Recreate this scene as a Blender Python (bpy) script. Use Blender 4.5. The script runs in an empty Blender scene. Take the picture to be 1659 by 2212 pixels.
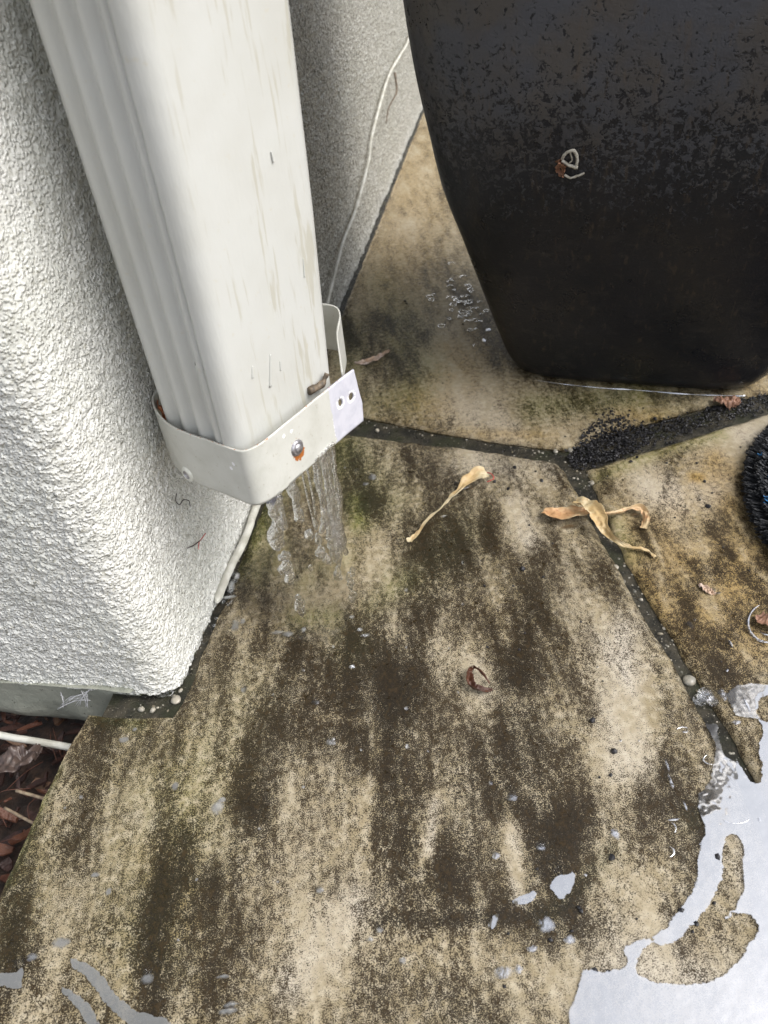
import bpy, bmesh, math, random
import numpy as np
from mathutils import Vector, Matrix
from mathutils.geometry import delaunay_2d_cdt
random.seed(7)
rng = np.random.default_rng(11)
SC = bpy.context.scene
COL = SC.collection

# ------------------------------------------------------------------ camera
F, CX, CY, H = 1661., 829.5, 1106., .6
_n = np.array([1050-CX, 3000-CY, F]); _n /= np.linalg.norm(_n)
_up = -_n
_Y = np.array([0, 0, 1.]); _Y = _Y-(_Y@_up)*_up; _Y /= np.linalg.norm(_Y)
_X = np.cross(_Y, _up)
R = np.array([_X, _Y, _up])
CAMP = np.array([0, 0, H])
cam = bpy.data.cameras.new('camera'); co = bpy.data.objects.new('camera', cam); COL.objects.link(co)
M = Matrix.Identity(4)
for i in range(3):
    M[i][0] = R[i, 0]; M[i][1] = -R[i, 1]; M[i][2] = -R[i, 2]; M[i][3] = CAMP[i]
co.matrix_world = M
cam.sensor_fit = 'VERTICAL'; cam.sensor_height = 36; cam.lens = F/2212*36
cam.clip_start = .02; cam.clip_end = 500
cam.dof.use_dof = True; cam.dof.focus_distance = .72; cam.dof.aperture_fstop = 9
SC.camera = co
SC.render.resolution_x = 768; SC.render.resolution_y = 1024

# ------------------------------------------------------------------ sky, sun, exposure
SUN_EL, SUN_AZ = math.radians(52), math.radians(112)     # azimuth measured clockwise from +Y
w = bpy.data.worlds.new('World'); SC.world = w; w.use_nodes = True
nt = w.node_tree; nt.nodes.clear()
sky = nt.nodes.new('ShaderNodeTexSky'); sky.sky_type = 'NISHITA'; sky.sun_disc = False
sky.sun_elevation = SUN_EL; sky.sun_rotation = SUN_AZ; sky.air_density = 1.0; sky.dust_density = 4.0
hs = nt.nodes.new('ShaderNodeHueSaturation'); hs.inputs['Saturation'].default_value = .30
bg = nt.nodes.new('ShaderNodeBackground'); bg.inputs[1].default_value = .15
wo = nt.nodes.new('ShaderNodeOutputWorld')
nt.links.new(sky.outputs[0], hs.inputs['Color']); nt.links.new(hs.outputs[0], bg.inputs[0]); nt.links.new(bg.outputs[0], wo.inputs[0])
sl = bpy.data.lights.new('sun', 'SUN'); sl.energy = .8; sl.angle = math.radians(30); sl.color = (1, .97, .93)
so = bpy.data.objects.new('sun', sl); COL.objects.link(so)
sd = Vector((math.sin(SUN_AZ)*math.cos(SUN_EL), math.cos(SUN_AZ)*math.cos(SUN_EL), math.sin(SUN_EL)))
so.rotation_euler = sd.to_track_quat('Z', 'Y').to_euler(); so.location = (2, -2, 4)
SC.view_settings.view_transform = 'Standard'; SC.view_settings.look = 'None'
SC.view_settings.gamma = 1; SC.view_settings.exposure = .97

# ------------------------------------------------------------------ helpers
def ray(x, y): return R@np.array([(x-CX)/F, (y-CY)/F, 1.])
def G(x, y, z=0.):
    """where the sight line through photo point (x, y) meets the height z"""
    d = ray(x, y); return CAMP+d*(z-H)/d[2]
def P(p):
    c = (np.atleast_2d(p)-CAMP)@R
    return np.stack([CX+F*c[:, 0]/np.maximum(c[:, 2], 1e-3), CY+F*c[:, 1]/np.maximum(c[:, 2], 1e-3)], 1)
def zvert(y, q):
    lo, hi = -.2, 2.
    for _ in range(50):
        m = (lo+hi)/2
        if P([q[0], q[1], m])[0][1] > y: lo = m
        else: hi = m
    return m
def hsh(i, j, s):
    n = (i*374761393+j*668265263+s*1442695041) & 0xffffffff
    n = ((n ^ (n >> 13))*1274126177) & 0xffffffff
    n = n ^ (n >> 16)
    return (n & 0xffff)/65535.
def vnoise(x, y, s=0):
    x = np.asarray(x, float); y = np.asarray(y, float)
    i = np.floor(x).astype(np.int64); j = np.floor(y).astype(np.int64); u = x-i; v = y-j
    u = u*u*(3-2*u); v = v*v*(3-2*v)
    return (hsh(i, j, s)*(1-u)+hsh(i+1, j, s)*u)*(1-v)+(hsh(i, j+1, s)*(1-u)+hsh(i+1, j+1, s)*u)*v
def fbm(x, y, o=4, s=0):
    r = 0; a = .5; t = 0
    for k in range(o):
        r = r+a*vnoise(x*2**k+17.3*k, y*2**k-9.1*k, s+k); t += a; a *= .5
    return r/t
def sstep(a, b, x): t = np.clip((x-a)/(b-a), 0, 1); return t*t*(3-2*t)
def tag(o, label=None, cat=None, group=None, kind=None):
    if label: o['label'] = label
    if cat: o['category'] = cat
    if group: o['group'] = group
    if kind: o['kind'] = kind
    return o
def obj(name, verts, faces, mat, parent=None, smooth=True, attr=None):
    me = bpy.data.meshes.new(name); me.from_pydata([tuple(map(float, v)) for v in verts], [], [tuple(int(i) for i in f) for f in faces]); me.update()
    if smooth: me.shade_smooth()
    if mat: me.materials.append(mat)
    if attr is not None:
        for k, a in attr.items():
            ca = me.attributes.new(k, 'FLOAT_COLOR', 'POINT')
            d = np.ones((len(verts), 4)); d[:, :a.shape[1]] = a
            ca.data.foreach_set('color', d.ravel())
    o = bpy.data.objects.new(name, me); COL.objects.link(o)
    if parent: o.parent = parent
    return o
def empty(name, loc=(0, 0, 0)):
    o = bpy.data.objects.new(name, None); COL.objects.link(o); o.location = loc; o.empty_display_size = .02; return o
def rel(verts, e): return np.asarray(verts)-np.array(e.location)
def grid_faces(nu, nv, wrap=False):
    f = []
    for i in range(nu-(0 if wrap else 1)):
        for j in range(nv-1):
            a = i*nv+j; b = ((i+1) % nu)*nv+j
            f.append((a, b, b+1, a+1))
    return f
def inpoly(px, py, poly):
    poly = np.asarray(poly)[:, :2]; r = np.zeros(len(px), bool); j = len(poly)-1
    for i in range(len(poly)):
        xi, yi = poly[i]; xj, yj = poly[j]
        if yi != yj:
            c = ((yi > py) != (yj > py)) & (px < (xj-xi)*(py-yi)/(yj-yi)+xi); r ^= c
        j = i
    return r
def segdist(px, py, pts, closed=False):
    pts = np.asarray(pts, float)[:, :2]; d = np.full(len(px), 1e9)
    n = len(pts)
    for i in range(n if closed else n-1):
        a = pts[i]; b = pts[(i+1) % n]; ab = b-a; L = max(ab@ab, 1e-12)
        t = np.clip(((px-a[0])*ab[0]+(py-a[1])*ab[1])/L, 0, 1)
        d = np.minimum(d, np.hypot(px-a[0]-t*ab[0], py-a[1]-t*ab[1]))
    return d
def densify(poly, step, jit=0., closed=True):
    out = []; n = len(poly)
    for i in range(n if closed else n-1):
        a = np.array(poly[i][:2], float); b = np.array(poly[(i+1) % n][:2], float)
        L = np.linalg.norm(b-a); k = max(1, int(L/step)); nn = np.array([-(b-a)[1], (b-a)[0]])/max(L, 1e-9)
        for t in range(k):
            p = a+(b-a)*t/k
            w_ = (fbm(np.array([p[0]*60]), np.array([p[1]*60]), 3, 5)[0]-.5)*2*jit
            out.append(p+nn*w_)
    if not closed: out.append(np.array(poly[-1][:2], float))
    return np.array(out)
def smooth_poly(poly, it=2):
    p = np.array([q[:2] for q in poly], float)
    for _ in range(it):
        q = np.roll(p, -1, 0); a = .75*p+.25*q; b = .25*p+.75*q
        p = np.stack([a, b], 1).reshape(-1, 2)
    return p
def tri_region(outer, holes, step, outrings=()):
    """triangulated plane region with inner grid points; returns verts (n,2), faces"""
    loops = [np.asarray(outer)]+[np.asarray(h) for h in holes]
    pts = []; edges = []
    for L in loops:
        b = len(pts); pts += [tuple(p[:2]) for p in L]; edges += [(b+i, b+(i+1) % len(L)) for i in range(len(L))]
    o = loops[0]; x0, y0 = o[:, 0].min(), o[:, 1].min(); x1, y1 = o[:, 0].max(), o[:, 1].max()
    gx, gy = np.meshgrid(np.arange(x0, x1, step), np.arange(y0, y1, step*.87), indexing='ij')
    gx = gx+(np.arange(gx.shape[1]) % 2)*step*.5
    gx = gx.ravel(); gy = gy.ravel(); gx = gx+rng.uniform(-.1, .1, len(gx))*step
    k = inpoly(gx, gy, o)
    for h in loops[1:]: k &= ~inpoly(gx, gy, h)
    gx = gx[k]; gy = gy[k]
    k = np.ones(len(gx), bool)
    for L in loops: k &= segdist(gx, gy, L, True) > step*.45
    gx = gx[k]; gy = gy[k]
    pts += list(zip(gx, gy))
    for r in outrings: pts += [tuple(p[:2]) for p in r]
    v, e, f, _, _, _ = delaunay_2d_cdt([Vector(p) for p in pts], edges, [], 0, 1e-7)
    v = np.array([(q.x, q.y) for q in v]); f = np.array([t for t in f])
    c = v[f].mean(1); k = inpoly(c[:, 0], c[:, 1], o)
    for h in loops[1:]: k &= ~inpoly(c[:, 0], c[:, 1], h)
    f = f[k]
    # keep upward
    a = v[f]; ar = (a[:, 1, 0]-a[:, 0, 0])*(a[:, 2, 1]-a[:, 0, 1])-(a[:, 2, 0]-a[:, 0, 0])*(a[:, 1, 1]-a[:, 0, 1])
    f[ar < 0] = f[ar < 0][:, ::-1]
    return v, f
def catmull(pts, n):
    p = np.array(pts, float); p = np.vstack([2*p[0]-p[1], p, 2*p[-1]-p[-2]]); out = []
    m = len(p)-3
    for s in np.linspace(0, m-1e-9, n):
        i = int(s); t = s-i; a, b, c, d = p[i:i+4]
        out.append(.5*((2*b)+(c-a)*t+(2*a-5*b+4*c-d)*t*t+(3*b-a-3*c+d)*t**3))
    return np.array(out)
def tube(path, radii, seg=10, lump=0., ls=100., seed=0, cap=True):
    path = np.asarray(path, float); n = len(path); radii = np.broadcast_to(radii, n)
    T = np.gradient(path, axis=0); T /= np.linalg.norm(T, axis=1)[:, None]+1e-12
    ref = np.array([0, 0, 1.]) if abs(T[0][2]) < .8 else np.array([1., 0, 0])
    V = []
    for i in range(n):
        s_ = np.cross(T[i], ref); s_ /= np.linalg.norm(s_)+1e-12; u_ = np.cross(s_, T[i])
        for k in range(seg):
            a = 2*math.pi*k/seg; r = radii[i]
            if lump: r *= 1+lump*(2*vnoise(path[i][2]*ls+path[i][0]*ls, np.array(3*math.sin(a)+seed*7.7), seed)-1)
            V.append(path[i]+s_*math.cos(a)*r+u_*math.sin(a)*r)
    Fc = []
    for i in range(n-1):
        for k in range(seg):
            a = i*seg+k; b = i*seg+(k+1) % seg; Fc.append((a, b, b+seg, a+seg))
    if cap: Fc.append(tuple(range(seg))[::-1]); Fc.append(tuple((n-1)*seg+k for k in range(seg)))
    return V, Fc
class MB:
    def __init__(s): s.v = []; s.f = []
    def add(s, v, f): b = len(s.v); s.v += list(v); s.f += [tuple(i+b for i in q) for q in f]
    def build(s, name, mat, parent=None, smooth=True): return obj(name, s.v, s.f, mat, parent, smooth)

# ------------------------------------------------------------------ node helpers
class NT:
    def __init__(s, name):
        s.m = bpy.data.materials.new(name); s.m.use_nodes = True; s.t = s.m.node_tree; s.n = s.t.nodes
        s.p = s.n['Principled BSDF']; s.out = s.n['Material Output']; s.tc = s.n.new('ShaderNodeTexCoord')
    def L(s, a, b): s.t.links.new(a, b)
    def val(s, sock, v):
        if hasattr(v, 'default_value') or isinstance(v, bpy.types.NodeSocket): s.L(v, sock)
        elif isinstance(v, (tuple, list)) and len(v) == 3 and sock.type == 'RGBA': sock.default_value = (*v, 1)
        else: sock.default_value = v
    def obj(s, scale=(1, 1, 1), rot=(0, 0, 0)):
        mp = s.n.new('ShaderNodeMapping'); mp.inputs['Scale'].default_value = scale; mp.inputs['Rotation'].default_value = rot
        s.L(s.tc.outputs['Object'], mp.inputs[0]); return mp.outputs[0]
    def noise(s, scale, det=3, rough=.55, vec=None, dist=0):
        k = s.n.new('ShaderNodeTexNoise'); k.inputs['Scale'].default_value = scale; k.inputs['Detail'].default_value = det
        k.inputs['Roughness'].default_value = rough; k.inputs['Distortion'].default_value = dist
        s.L(vec if vec else s.tc.outputs['Object'], k.inputs['Vector']); return k.outputs['Fac']
    def vor(s, scale, vec=None, feat='F1', rand=1.):
        k = s.n.new('ShaderNodeTexVoronoi'); k.feature = feat; k.inputs['Scale'].default_value = scale; k.inputs['Randomness'].default_value = rand
        s.L(vec if vec else s.tc.outputs['Object'], k.inputs['Vector']); return k
    def math(s, op, a, b=0., c=None, clamp=False):
        k = s.n.new('ShaderNodeMath'); k.operation = op; k.use_clamp = clamp
        s.val(k.inputs[0], a); s.val(k.inputs[1], b)
        if c is not None: s.val(k.inputs[2], c)
        return k.outputs[0]
    def step(s, x, a, b, lo=0., hi=1.):
        k = s.n.new('ShaderNodeMapRange'); k.interpolation_type = 'SMOOTHSTEP'
        s.val(k.inputs[0], x); s.val(k.inputs[1], a); s.val(k.inputs[2], b); s.val(k.inputs[3], lo); s.val(k.inputs[4], hi); return k.outputs[0]
    def mix(s, f, a, b, mode='MIX'):
        k = s.n.new('ShaderNodeMix'); k.data_type = 'RGBA'; k.blend_type = mode
        s.val(k.inputs[0], f); s.val(k.inputs[6], a); s.val(k.inputs[7], b); return k.outputs[2]
    def attr(s, name):
        k = s.n.new('ShaderNodeAttribute'); k.attribute_name = name; sp = s.n.new('ShaderNodeSeparateColor'); s.L(k.outputs['Color'], sp.inputs[0]); return sp.outputs
    def sepxyz(s, v=None):
        k = s.n.new('ShaderNodeSeparateXYZ'); s.L(v if v else s.tc.outputs['Object'], k.inputs[0]); return k.outputs
    def bump(s, h, dist=.001, strength=1., prev=None):
        k = s.n.new('ShaderNodeBump'); k.inputs['Distance'].default_value = dist; k.inputs['Strength'].default_value = strength
        s.L(h, k.inputs['Height'])
        if prev: s.L(prev, k.inputs['Normal'])
        return k.outputs[0]
    def fin(s, color=None, rough=None, normal=None, **kw):
        if color is not None: s.val(s.p.inputs['Base Color'], color)
        if rough is not None: s.val(s.p.inputs['Roughness'], rough)
        if normal is not None: s.L(normal, s.p.inputs['Normal'])
        for k, v in kw.items(): s.val(s.p.inputs[k.replace('_', ' ')], v)
        return s.m

def simple(name, c1, c2, scale=60, rough=.5, bump=.0005, bs=200, **kw):
    m = NT(name); c = m.mix(m.step(m.noise(scale, 4), .35, .65), c1, c2)
    return m.fin(c, rough, m.bump(m.noise(bs, 4), bump), **kw)

# ---- stone slabs: attribute 'wear' = (stain density, green, orange), 'tone' = (lightness, red, -)
def stone_mat():
    m = NT('wet_sandstone'); A = m.attr('wear'); st, gr, orr = A[0], A[1], A[2]
    B = m.attr('tone')
    ang = math.radians(-14)
    sv = m.obj((1, .28, 1), (0, 0, ang))
    n0 = m.noise(14, 3, .55, sv, .4)
    n1 = m.noise(46, 4, .6, sv, .3)
    n2 = m.noise(210, 4, .68, m.obj((1, .7, 1), (0, 0, ang)))
    n3 = m.noise(1150, 2, .6)
    s = m.math('MULTIPLY_ADD', m.math('SUBTRACT', n0, .5), .95, st)
    s = m.math('MULTIPLY_ADD', m.math('SUBTRACT', n1, .5), 1.8, s)
    s = m.math('MULTIPLY_ADD', m.math('SUBTRACT', n2, .5), 1.7, s)
    s = m.math('MULTIPLY_ADD', m.math('SUBTRACT', n3, .5), 3.1, s)
    dark = m.step(s, .27, .80)
    base = m.mix(m.step(n0, .3, .7), (.335, .285, .195), (.22, .18, .105))
    base = m.mix(m.step(m.noise(120, 4), .4, .7), base, (.41, .36, .265))
    base = m.mix(m.math('MULTIPLY', B[0], m.step(n1, .2, .75)), base, (.54, .50, .43))
    of = m.math('MULTIPLY', orr, m.step(m.math('ADD', m.math('MULTIPLY', n1, .6), m.math('MULTIPLY', n0, .5)), .32, .62), clamp=True)
    base = m.mix(of, base, m.mix(m.step(n2, .35, .65), (.38, .265, .10), (.28, .18, .065)))
    gm = m.math('MULTIPLY', gr, m.step(n2, .25, .7), clamp=True)
    base = m.mix(m.math('MULTIPLY', gm, .85, clamp=True), base, (.20, .215, .035))
    dk = m.mix(m.step(n1, .35, .65), (.010, .0075, .0040), (.028, .018, .008))
    dk = m.mix(m.math('MULTIPLY', gr, .8, clamp=True), dk, (.026, .036, .006))
    dk = m.mix(m.step(n3, .42, .62), (.006, .0055, .005), dk)
    dk = m.mix(m.math('MULTIPLY', m.step(n2, .48, .68), .7), dk, (.046, .030, .013))
    c = m.mix(m.math('MULTIPLY', dark, .985), base, dk)
    speck = m.step(m.noise(700, 2, .5), .64, .70)
    c = m.mix(m.math('MULTIPLY', speck, .55), c, (.05, .045, .035))
    nb = m.bump(m.math('ADD', m.noise(260, 5, .65), m.math('MULTIPLY', dark, -.25)), .0012, .55)
    nb = m.bump(m.noise(1300, 2), .0004, .5, nb)
    rough = m.step(m.noise(90, 3), .3, .7, .26, .50)
    return m.fin(c, rough, nb, Specular_IOR_Level=.17)
STONE = stone_mat()

def mortar_mat():
    m = NT('wet_mortar')
    c = m.mix(m.step(m.noise(60, 5), .4, .65), (.016, .015, .011), (.055, .048, .033))
    v = m.vor(330); c = m.mix(m.step(v.outputs['Distance'], .17, .13), c, (.22, .20, .155))
    c = m.mix(m.step(m.noise(24, 3), .5, .7), c, (.026, .028, .013))
    return m.fin(c, m.step(m.noise(50, 3), .3, .7, .25, .5), m.bump(m.noise(350, 5, .7), .003), Specular_IOR_Level=.35)
MORTAR = mortar_mat()

def stucco_mat():
    m = NT('painted_stucco'); A = m.attr('dirt_shade')
    h = m.noise(330, 4, .6); h2 = m.noise(900, 3, .6)
    v = m.step(m.vor(420, None, 'SMOOTH_F1').outputs['Distance'], .55, .15)
    c = m.mix(m.step(m.noise(9, 3), .35, .7), (.69, .69, .655), (.63, .635, .59))
    c = m.mix(m.math('MULTIPLY', m.step(m.noise(130, 3, .6), .62, .75), .4), c, (.48, .47, .38))
    c = m.mix(m.math('MULTIPLY', m.step(m.noise(300, 3, .6), .44, .34), .75), c, (.34, .33, .27))  # shade of the stucco pits painted in as grey spots
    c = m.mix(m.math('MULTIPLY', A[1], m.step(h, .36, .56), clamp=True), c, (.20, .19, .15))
    c = m.mix(m.math('MULTIPLY', A[1], m.step(m.noise(210, 3, .6), .50, .40), clamp=True), c, (.11, .105, .08))  # rear wall shade painted in as darker pits and speckles
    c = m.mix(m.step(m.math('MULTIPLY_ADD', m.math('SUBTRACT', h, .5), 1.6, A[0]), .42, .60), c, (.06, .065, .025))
    nb = m.bump(v, .0016, .8); nb = m.bump(h, .0006, .4, nb); nb = m.bump(h2, .0003, .3, nb)
    return m.fin(c, .42, nb, Specular_IOR_Level=.5)
STUCCO = stucco_mat()

def paint_mat():
    m = NT('cream_gloss_paint')
    o = m.sepxyz()
    c = m.mix(m.step(m.noise(10, 3), .35, .7), (.535, .54, .515), (.49, .49, .455))
    streak = m.noise(1, 3, .55, m.obj((260, 260, 22)))
    ticks = m.step(m.math('MULTIPLY_ADD', m.noise(1, 2, .5, m.obj((45, 45, 9))), .55, m.math('MULTIPLY', streak, .6)), .63, .70)
    fm = m.step(m.math('MULTIPLY_ADD', o[0], .80, m.math('MULTIPLY', o[1], -.6)), -.013, .006)     # only the right hand face
    side = m.step(o[0], -.01, .035)
    c = m.mix(m.math('MULTIPLY', m.math('MULTIPLY', ticks, side), .5), c, (.38, .355, .27))
    d = m.step(m.noise(1, 3, .5, m.obj((24, 24, 5))), .56, .72); c = m.mix(m.math('MULTIPLY', d, .30), c, (.55, .54, .44))
    # yellow scuff part way up
    sc = m.step(m.noise(160, 3), .66, .74); c = m.mix(m.math('MULTIPLY', sc, .35), c, (.5, .46, .36))
    h = m.noise(1, 4, .6, m.obj((170, 170, 110)))
    nb = m.bump(h, .0006, .55); nb = m.bump(streak, .0005, .35, nb)
    return m.fin(c, .33, nb, Specular_IOR_Level=.5)
PAINT = paint_mat()

def strap_mat():
    m = NT('chipped_cream_paint'); A = m.attr('wear')
    c = m.mix(m.step(m.noise(40, 3), .35, .7), (.54, .54, .50), (.47, .47, .425))
    c = m.mix(m.math('MULTIPLY', m.step(m.noise(300, 3), .64, .72), .45), c, (.30, .26, .18))
    bare = m.mix(m.step(m.noise(90, 4), .4, .65), (.56, .56, .62), (.49, .495, .56))
    c = m.mix(m.step(m.math('MULTIPLY_ADD', m.math('SUBTRACT', m.noise(500, 3), .5), .8, A[0]), .45, .55), c, bare)
    c = m.mix(m.step(m.math('MULTIPLY_ADD', m.math('SUBTRACT', m.noise(420, 3), .5), 1.2, A[1]), .45, .62), c, (.36, .12, .025))
    c = m.mix(m.step(m.math('MULTIPLY_ADD', m.math('SUBTRACT', m.noise(500, 2), .5), .8, A[2]), .45, .55), c, (.82, .82, .84))
    return m.fin(c, .35, m.bump(m.noise(200, 4), .0006, .6), Specular_IOR_Level=.5)
STRAP = strap_mat()

def pot_mat():
    m = NT('dark_glazed_ceramic'); o = m.sepxyz()
    base = m.mix(m.step(m.noise(7, 4), .35, .7), (.009, .010, .013), (.014, .014, .017))
    base = m.mix(m.math('MULTIPLY', m.step(m.noise(1, 4, .6, m.obj((38, 38, 6))), .55, .78), .5), base, (.028, .022, .017))
    n = m.noise(130, 4, .62, None, .7); f2 = m.noise(380, 3, .6)
    hgt = m.step(o[2], .16, .50, 0, 1)
    t = m.math('MULTIPLY_ADD', hgt, .22, m.math('MULTIPLY_ADD', n, .55, m.math('MULTIPLY', f2, .28)))
    grey = m.step(t, .52, .585)
    hm = m.step(m.math('MULTIPLY_ADD', m.noise(6, 3), .35, o[2]), .34, .62)
    c = m.mix(m.math('MULTIPLY', grey, m.math('MULTIPLY_ADD', hm, .72, .10)), base, m.mix(m.step(m.noise(18, 3), .4, .65), (.066, .068, .078), (.075, .068, .063)))
    c = m.mix(m.math('MULTIPLY', m.step(m.noise(1, 3, .6, m.obj((160, 160, 26))), .58, .70), .30), c, (.075, .055, .038))
    c = m.mix(m.math('MULTIPLY', m.step(m.noise(1, 4, .65, m.obj((30, 30, 70))), .55, .70), .35), c, (.038, .034, .032))
    r = m.math('SUBTRACT', m.step(m.noise(20, 3), .3, .7, .24, .44), m.math('MULTIPLY', grey, -.06))
    nb = m.bump(m.noise(26, 3), .004, .5); nb = m.bump(f2, .0008, .6, nb); nb = m.bump(grey, .0006, .5, nb)
    return m.fin(c, r, nb, Specular_IOR_Level=.32)
POT = pot_mat()
def gloss_mat(name, fac, col, rough, tcol=(1, 1, 1), rip=60, rd=.0003, en=1.1, t0=.36, t1=.50):
    m = NT(name); m.n.remove(m.p)
    g = m.n.new('ShaderNodeBsdfGlossy'); g.inputs['Color'].default_value = (*col, 1); g.inputs['Roughness'].default_value = rough
    t = m.n.new('ShaderNodeBsdfTransparent'); t.inputs['Color'].default_value = (*tcol, 1)
    mx = m.n.new('ShaderNodeMixShader'); 
    fr = m.n.new('ShaderNodeFresnel'); fr.inputs[0].default_value = 1.33
    A = m.attr('edge')
    f = m.math('ADD', fr.outputs[0], fac, clamp=True)
    f = m.math('MULTIPLY', f, m.step(m.math('MULTIPLY_ADD', m.math('SUBTRACT', m.noise(130, 5, .65), .5), en, A[0]), t0, t1))
    m.L(f, mx.inputs[0]); m.L(t.outputs[0], mx.inputs[1]); m.L(g.outputs[0], mx.inputs[2]); m.L(mx.outputs[0], m.out.inputs[0])
    nb = m.bump(m.noise(rip, 2), rd); m.L(nb, g.inputs['Normal'])
    return m.m
PUDDLE = gloss_mat('puddle_water', .60, (.97, .98, 1.0), .04)
FLECK = gloss_mat('splash_water', .55, (.93, .95, 1.0), .10, rip=300, rd=.0003, en=.9, t0=.12, t1=.75)
def water_mat():
    m = NT('falling_water')
    nb = m.bump(m.noise(170, 3, .6, None, .8), .0045, 1.)
    m.fin((1, 1, 1), .0, nb, Transmission_Weight=1., IOR=1.33, Specular_IOR_Level=1.)
    t = m.n.new('ShaderNodeBsdfTransparent'); mx = m.n.new('ShaderNodeMixShader'); mx.inputs[0].default_value = .84
    m.L(t.outputs[0], mx.inputs[1]); m.L(m.p.outputs[0], mx.inputs[2]); m.L(mx.outputs[0], m.out.inputs[0])
    return m.m
WATER = water_mat()

# ------------------------------------------------------------------ ground
def sheet(name, x0, x1, y0, y1, z, mat):
    o = obj(name, [(x0, y0, z), (x1, y0, z), (x1, y1, z), (x0, y1, z)], [(0, 1, 2, 3)], mat); return o
SOIL = simple('dark_soil', (.018, .011, .008), (.05, .028, .018), 90, .7, .004, 120)
tag(sheet('ground', -40, 40, -40, 40, -.115, SOIL), kind='structure')

MD = np.array([math.sin(math.radians(13.07)), math.cos(math.radians(13.07))])       # main wall direction
MN = np.array([MD[1], -MD[0]])                                                       # outward normal
CORN = np.array([-.2226, .4546])
# mortar bed under the patio
lft = [G(9, 1903), G(125, 1650), G(196, 1546)]
dl = (lft[0]-lft[1])[:2]; dl /= np.linalg.norm(dl)
Aout_l = lft[0][:2]+dl*.7
inn = lambda p, d=.012: (np.array(p[:2])+np.array([d, 0]))
mort = [inn(Aout_l), inn(lft[0]), inn(lft[1]), G(205, 1552)[:2], G(218, 1536)[:2], G(238, 1498)[:2], CORN+np.array([-.06, .03]), CORN+MD*.3-MN*.03, CORN+MD*4-MN*.03, (6, 4), (6, -1.5), (.2, -1.5)]
mv, mf = tri_region(densify(mort[:9], .006, 0, False) if False else densify(mort, .02), [], .03)
mv2 = np.c_[mv, -.0055+.003*(fbm(mv[:, 0]*50, mv[:, 1]*50)-.5)]
# fine patch where the joints are seen
b = len(mv2)
bd = densify([mort[i] for i in range(len(mort))], .02)
sv = list(mv2)+[(p[0], p[1], -.10) for p in bd]
ff = [tuple(q) for q in mf]
n = len(bd)
for i in range(n):
    j = (i+1) % n
    ff.append((i, b+i, b+j, j))
tag(obj('mortar_bed', sv, ff, MORTAR), kind='structure')

# ------------------------------------------------------------------ slabs
def strokes(px, L):
    r = np.zeros(len(px))
    for pts, wd, amp in L:
        if len(pts) == 1: d = np.hypot(px[:, 0]-pts[0][0], px[:, 1]-pts[0][1])
        else: d = segdist(px[:, 0], px[:, 1], pts)
        r = r+amp*np.exp(-(d/wd)**2)
    return r
def slab(name, poly, step, wear, tone, kw, z0=0.):
    outer = densify(poly, .006, .0022)
    r1 = []
    v, f = tri_region(outer, [], step)
    d = segdist(v[:, 0], v[:, 1], outer, True)
    z = z0-.0035*np.exp(-(d/.0035)) + .0014*(fbm(v[:, 0]*9, v[:, 1]*9, 3, 3)-.5)+.0006*(fbm(v[:, 0]*60, v[:, 1]*60, 3, 8)-.5)
    V = [(*p, q) for p, q in zip(v, z)]; nb = len(V); n = len(outer)
    cen = outer.mean(0)
    for k, (dz, ins) in enumerate(((-.008, -.0012), (-.04, -.0016), (-.062, .004))):
        for p in outer:
            dd = cen-p; dd /= np.linalg.norm(dd)
            V.append((*(p+dd*ins+.0015*(rng.random(2)-.5)), z0-.0035+dz))
    Fc = [tuple(q) for q in f]
    for i in range(n):
        j = (i+1) % n
        Fc.append((j, i, nb+i, nb+j)); Fc.append((nb+j, nb+i, nb+n+i, nb+n+j)); Fc.append((nb+n+j, nb+n+i, nb+2*n+i, nb+2*n+j))
    allp = np.array(V); px = P(allp)
    a = np.stack([kw[0]+.80*strokes(px, wear[0]), strokes(px, wear[1]), kw[1]+.75*strokes(px, wear[2])], 1)
    t = np.stack([np.clip(strokes(px, tone), 0, 1)]*3, 1)
    side = allp[:, 2] < z0-.008
    a[side, 0] -= .05; a[:, 1] = np.clip(a[:, 1], 0, 1.2); a[:, 2] = np.clip(a[:, 2], 0, 1)
    # ring the faces the right way round
    o = obj(name, V, Fc, STONE, attr={'wear': a, 'tone': t})
    return o
SA = [(650, 918), (750, 935), (865, 950), (980, 963), (1100, 981), (1203, 998), (1222, 1018), (1245, 1062), (1290, 1145), (1340, 1235), (1385, 1320), (1452, 1426), (1516, 1544), (1587, 1672), (1651, 1814)]
SAl = [(189, 1540), (240, 1547), (374, 1548), (384, 1529), (413, 1473), (438, 1400), (486, 1301), (524, 1202), (567, 1095), (610, 1000)]
e1 = G(1651, 1814)[:2]; e0 = G(1587, 1672)[:2]; de = (e1-e0)/np.linalg.norm(e1-e0)
polyA = [G(*p)[:2] for p in SA]+[e1+de*.35+np.array([.02, -.0]), np.array([.3, -.35]), Aout_l]+[G(*p)[:2] for p in [(9, 1903), (60, 1790), (125, 1650), (160, 1590)]]+[G(*p)[:2] for p in SAl]
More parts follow.
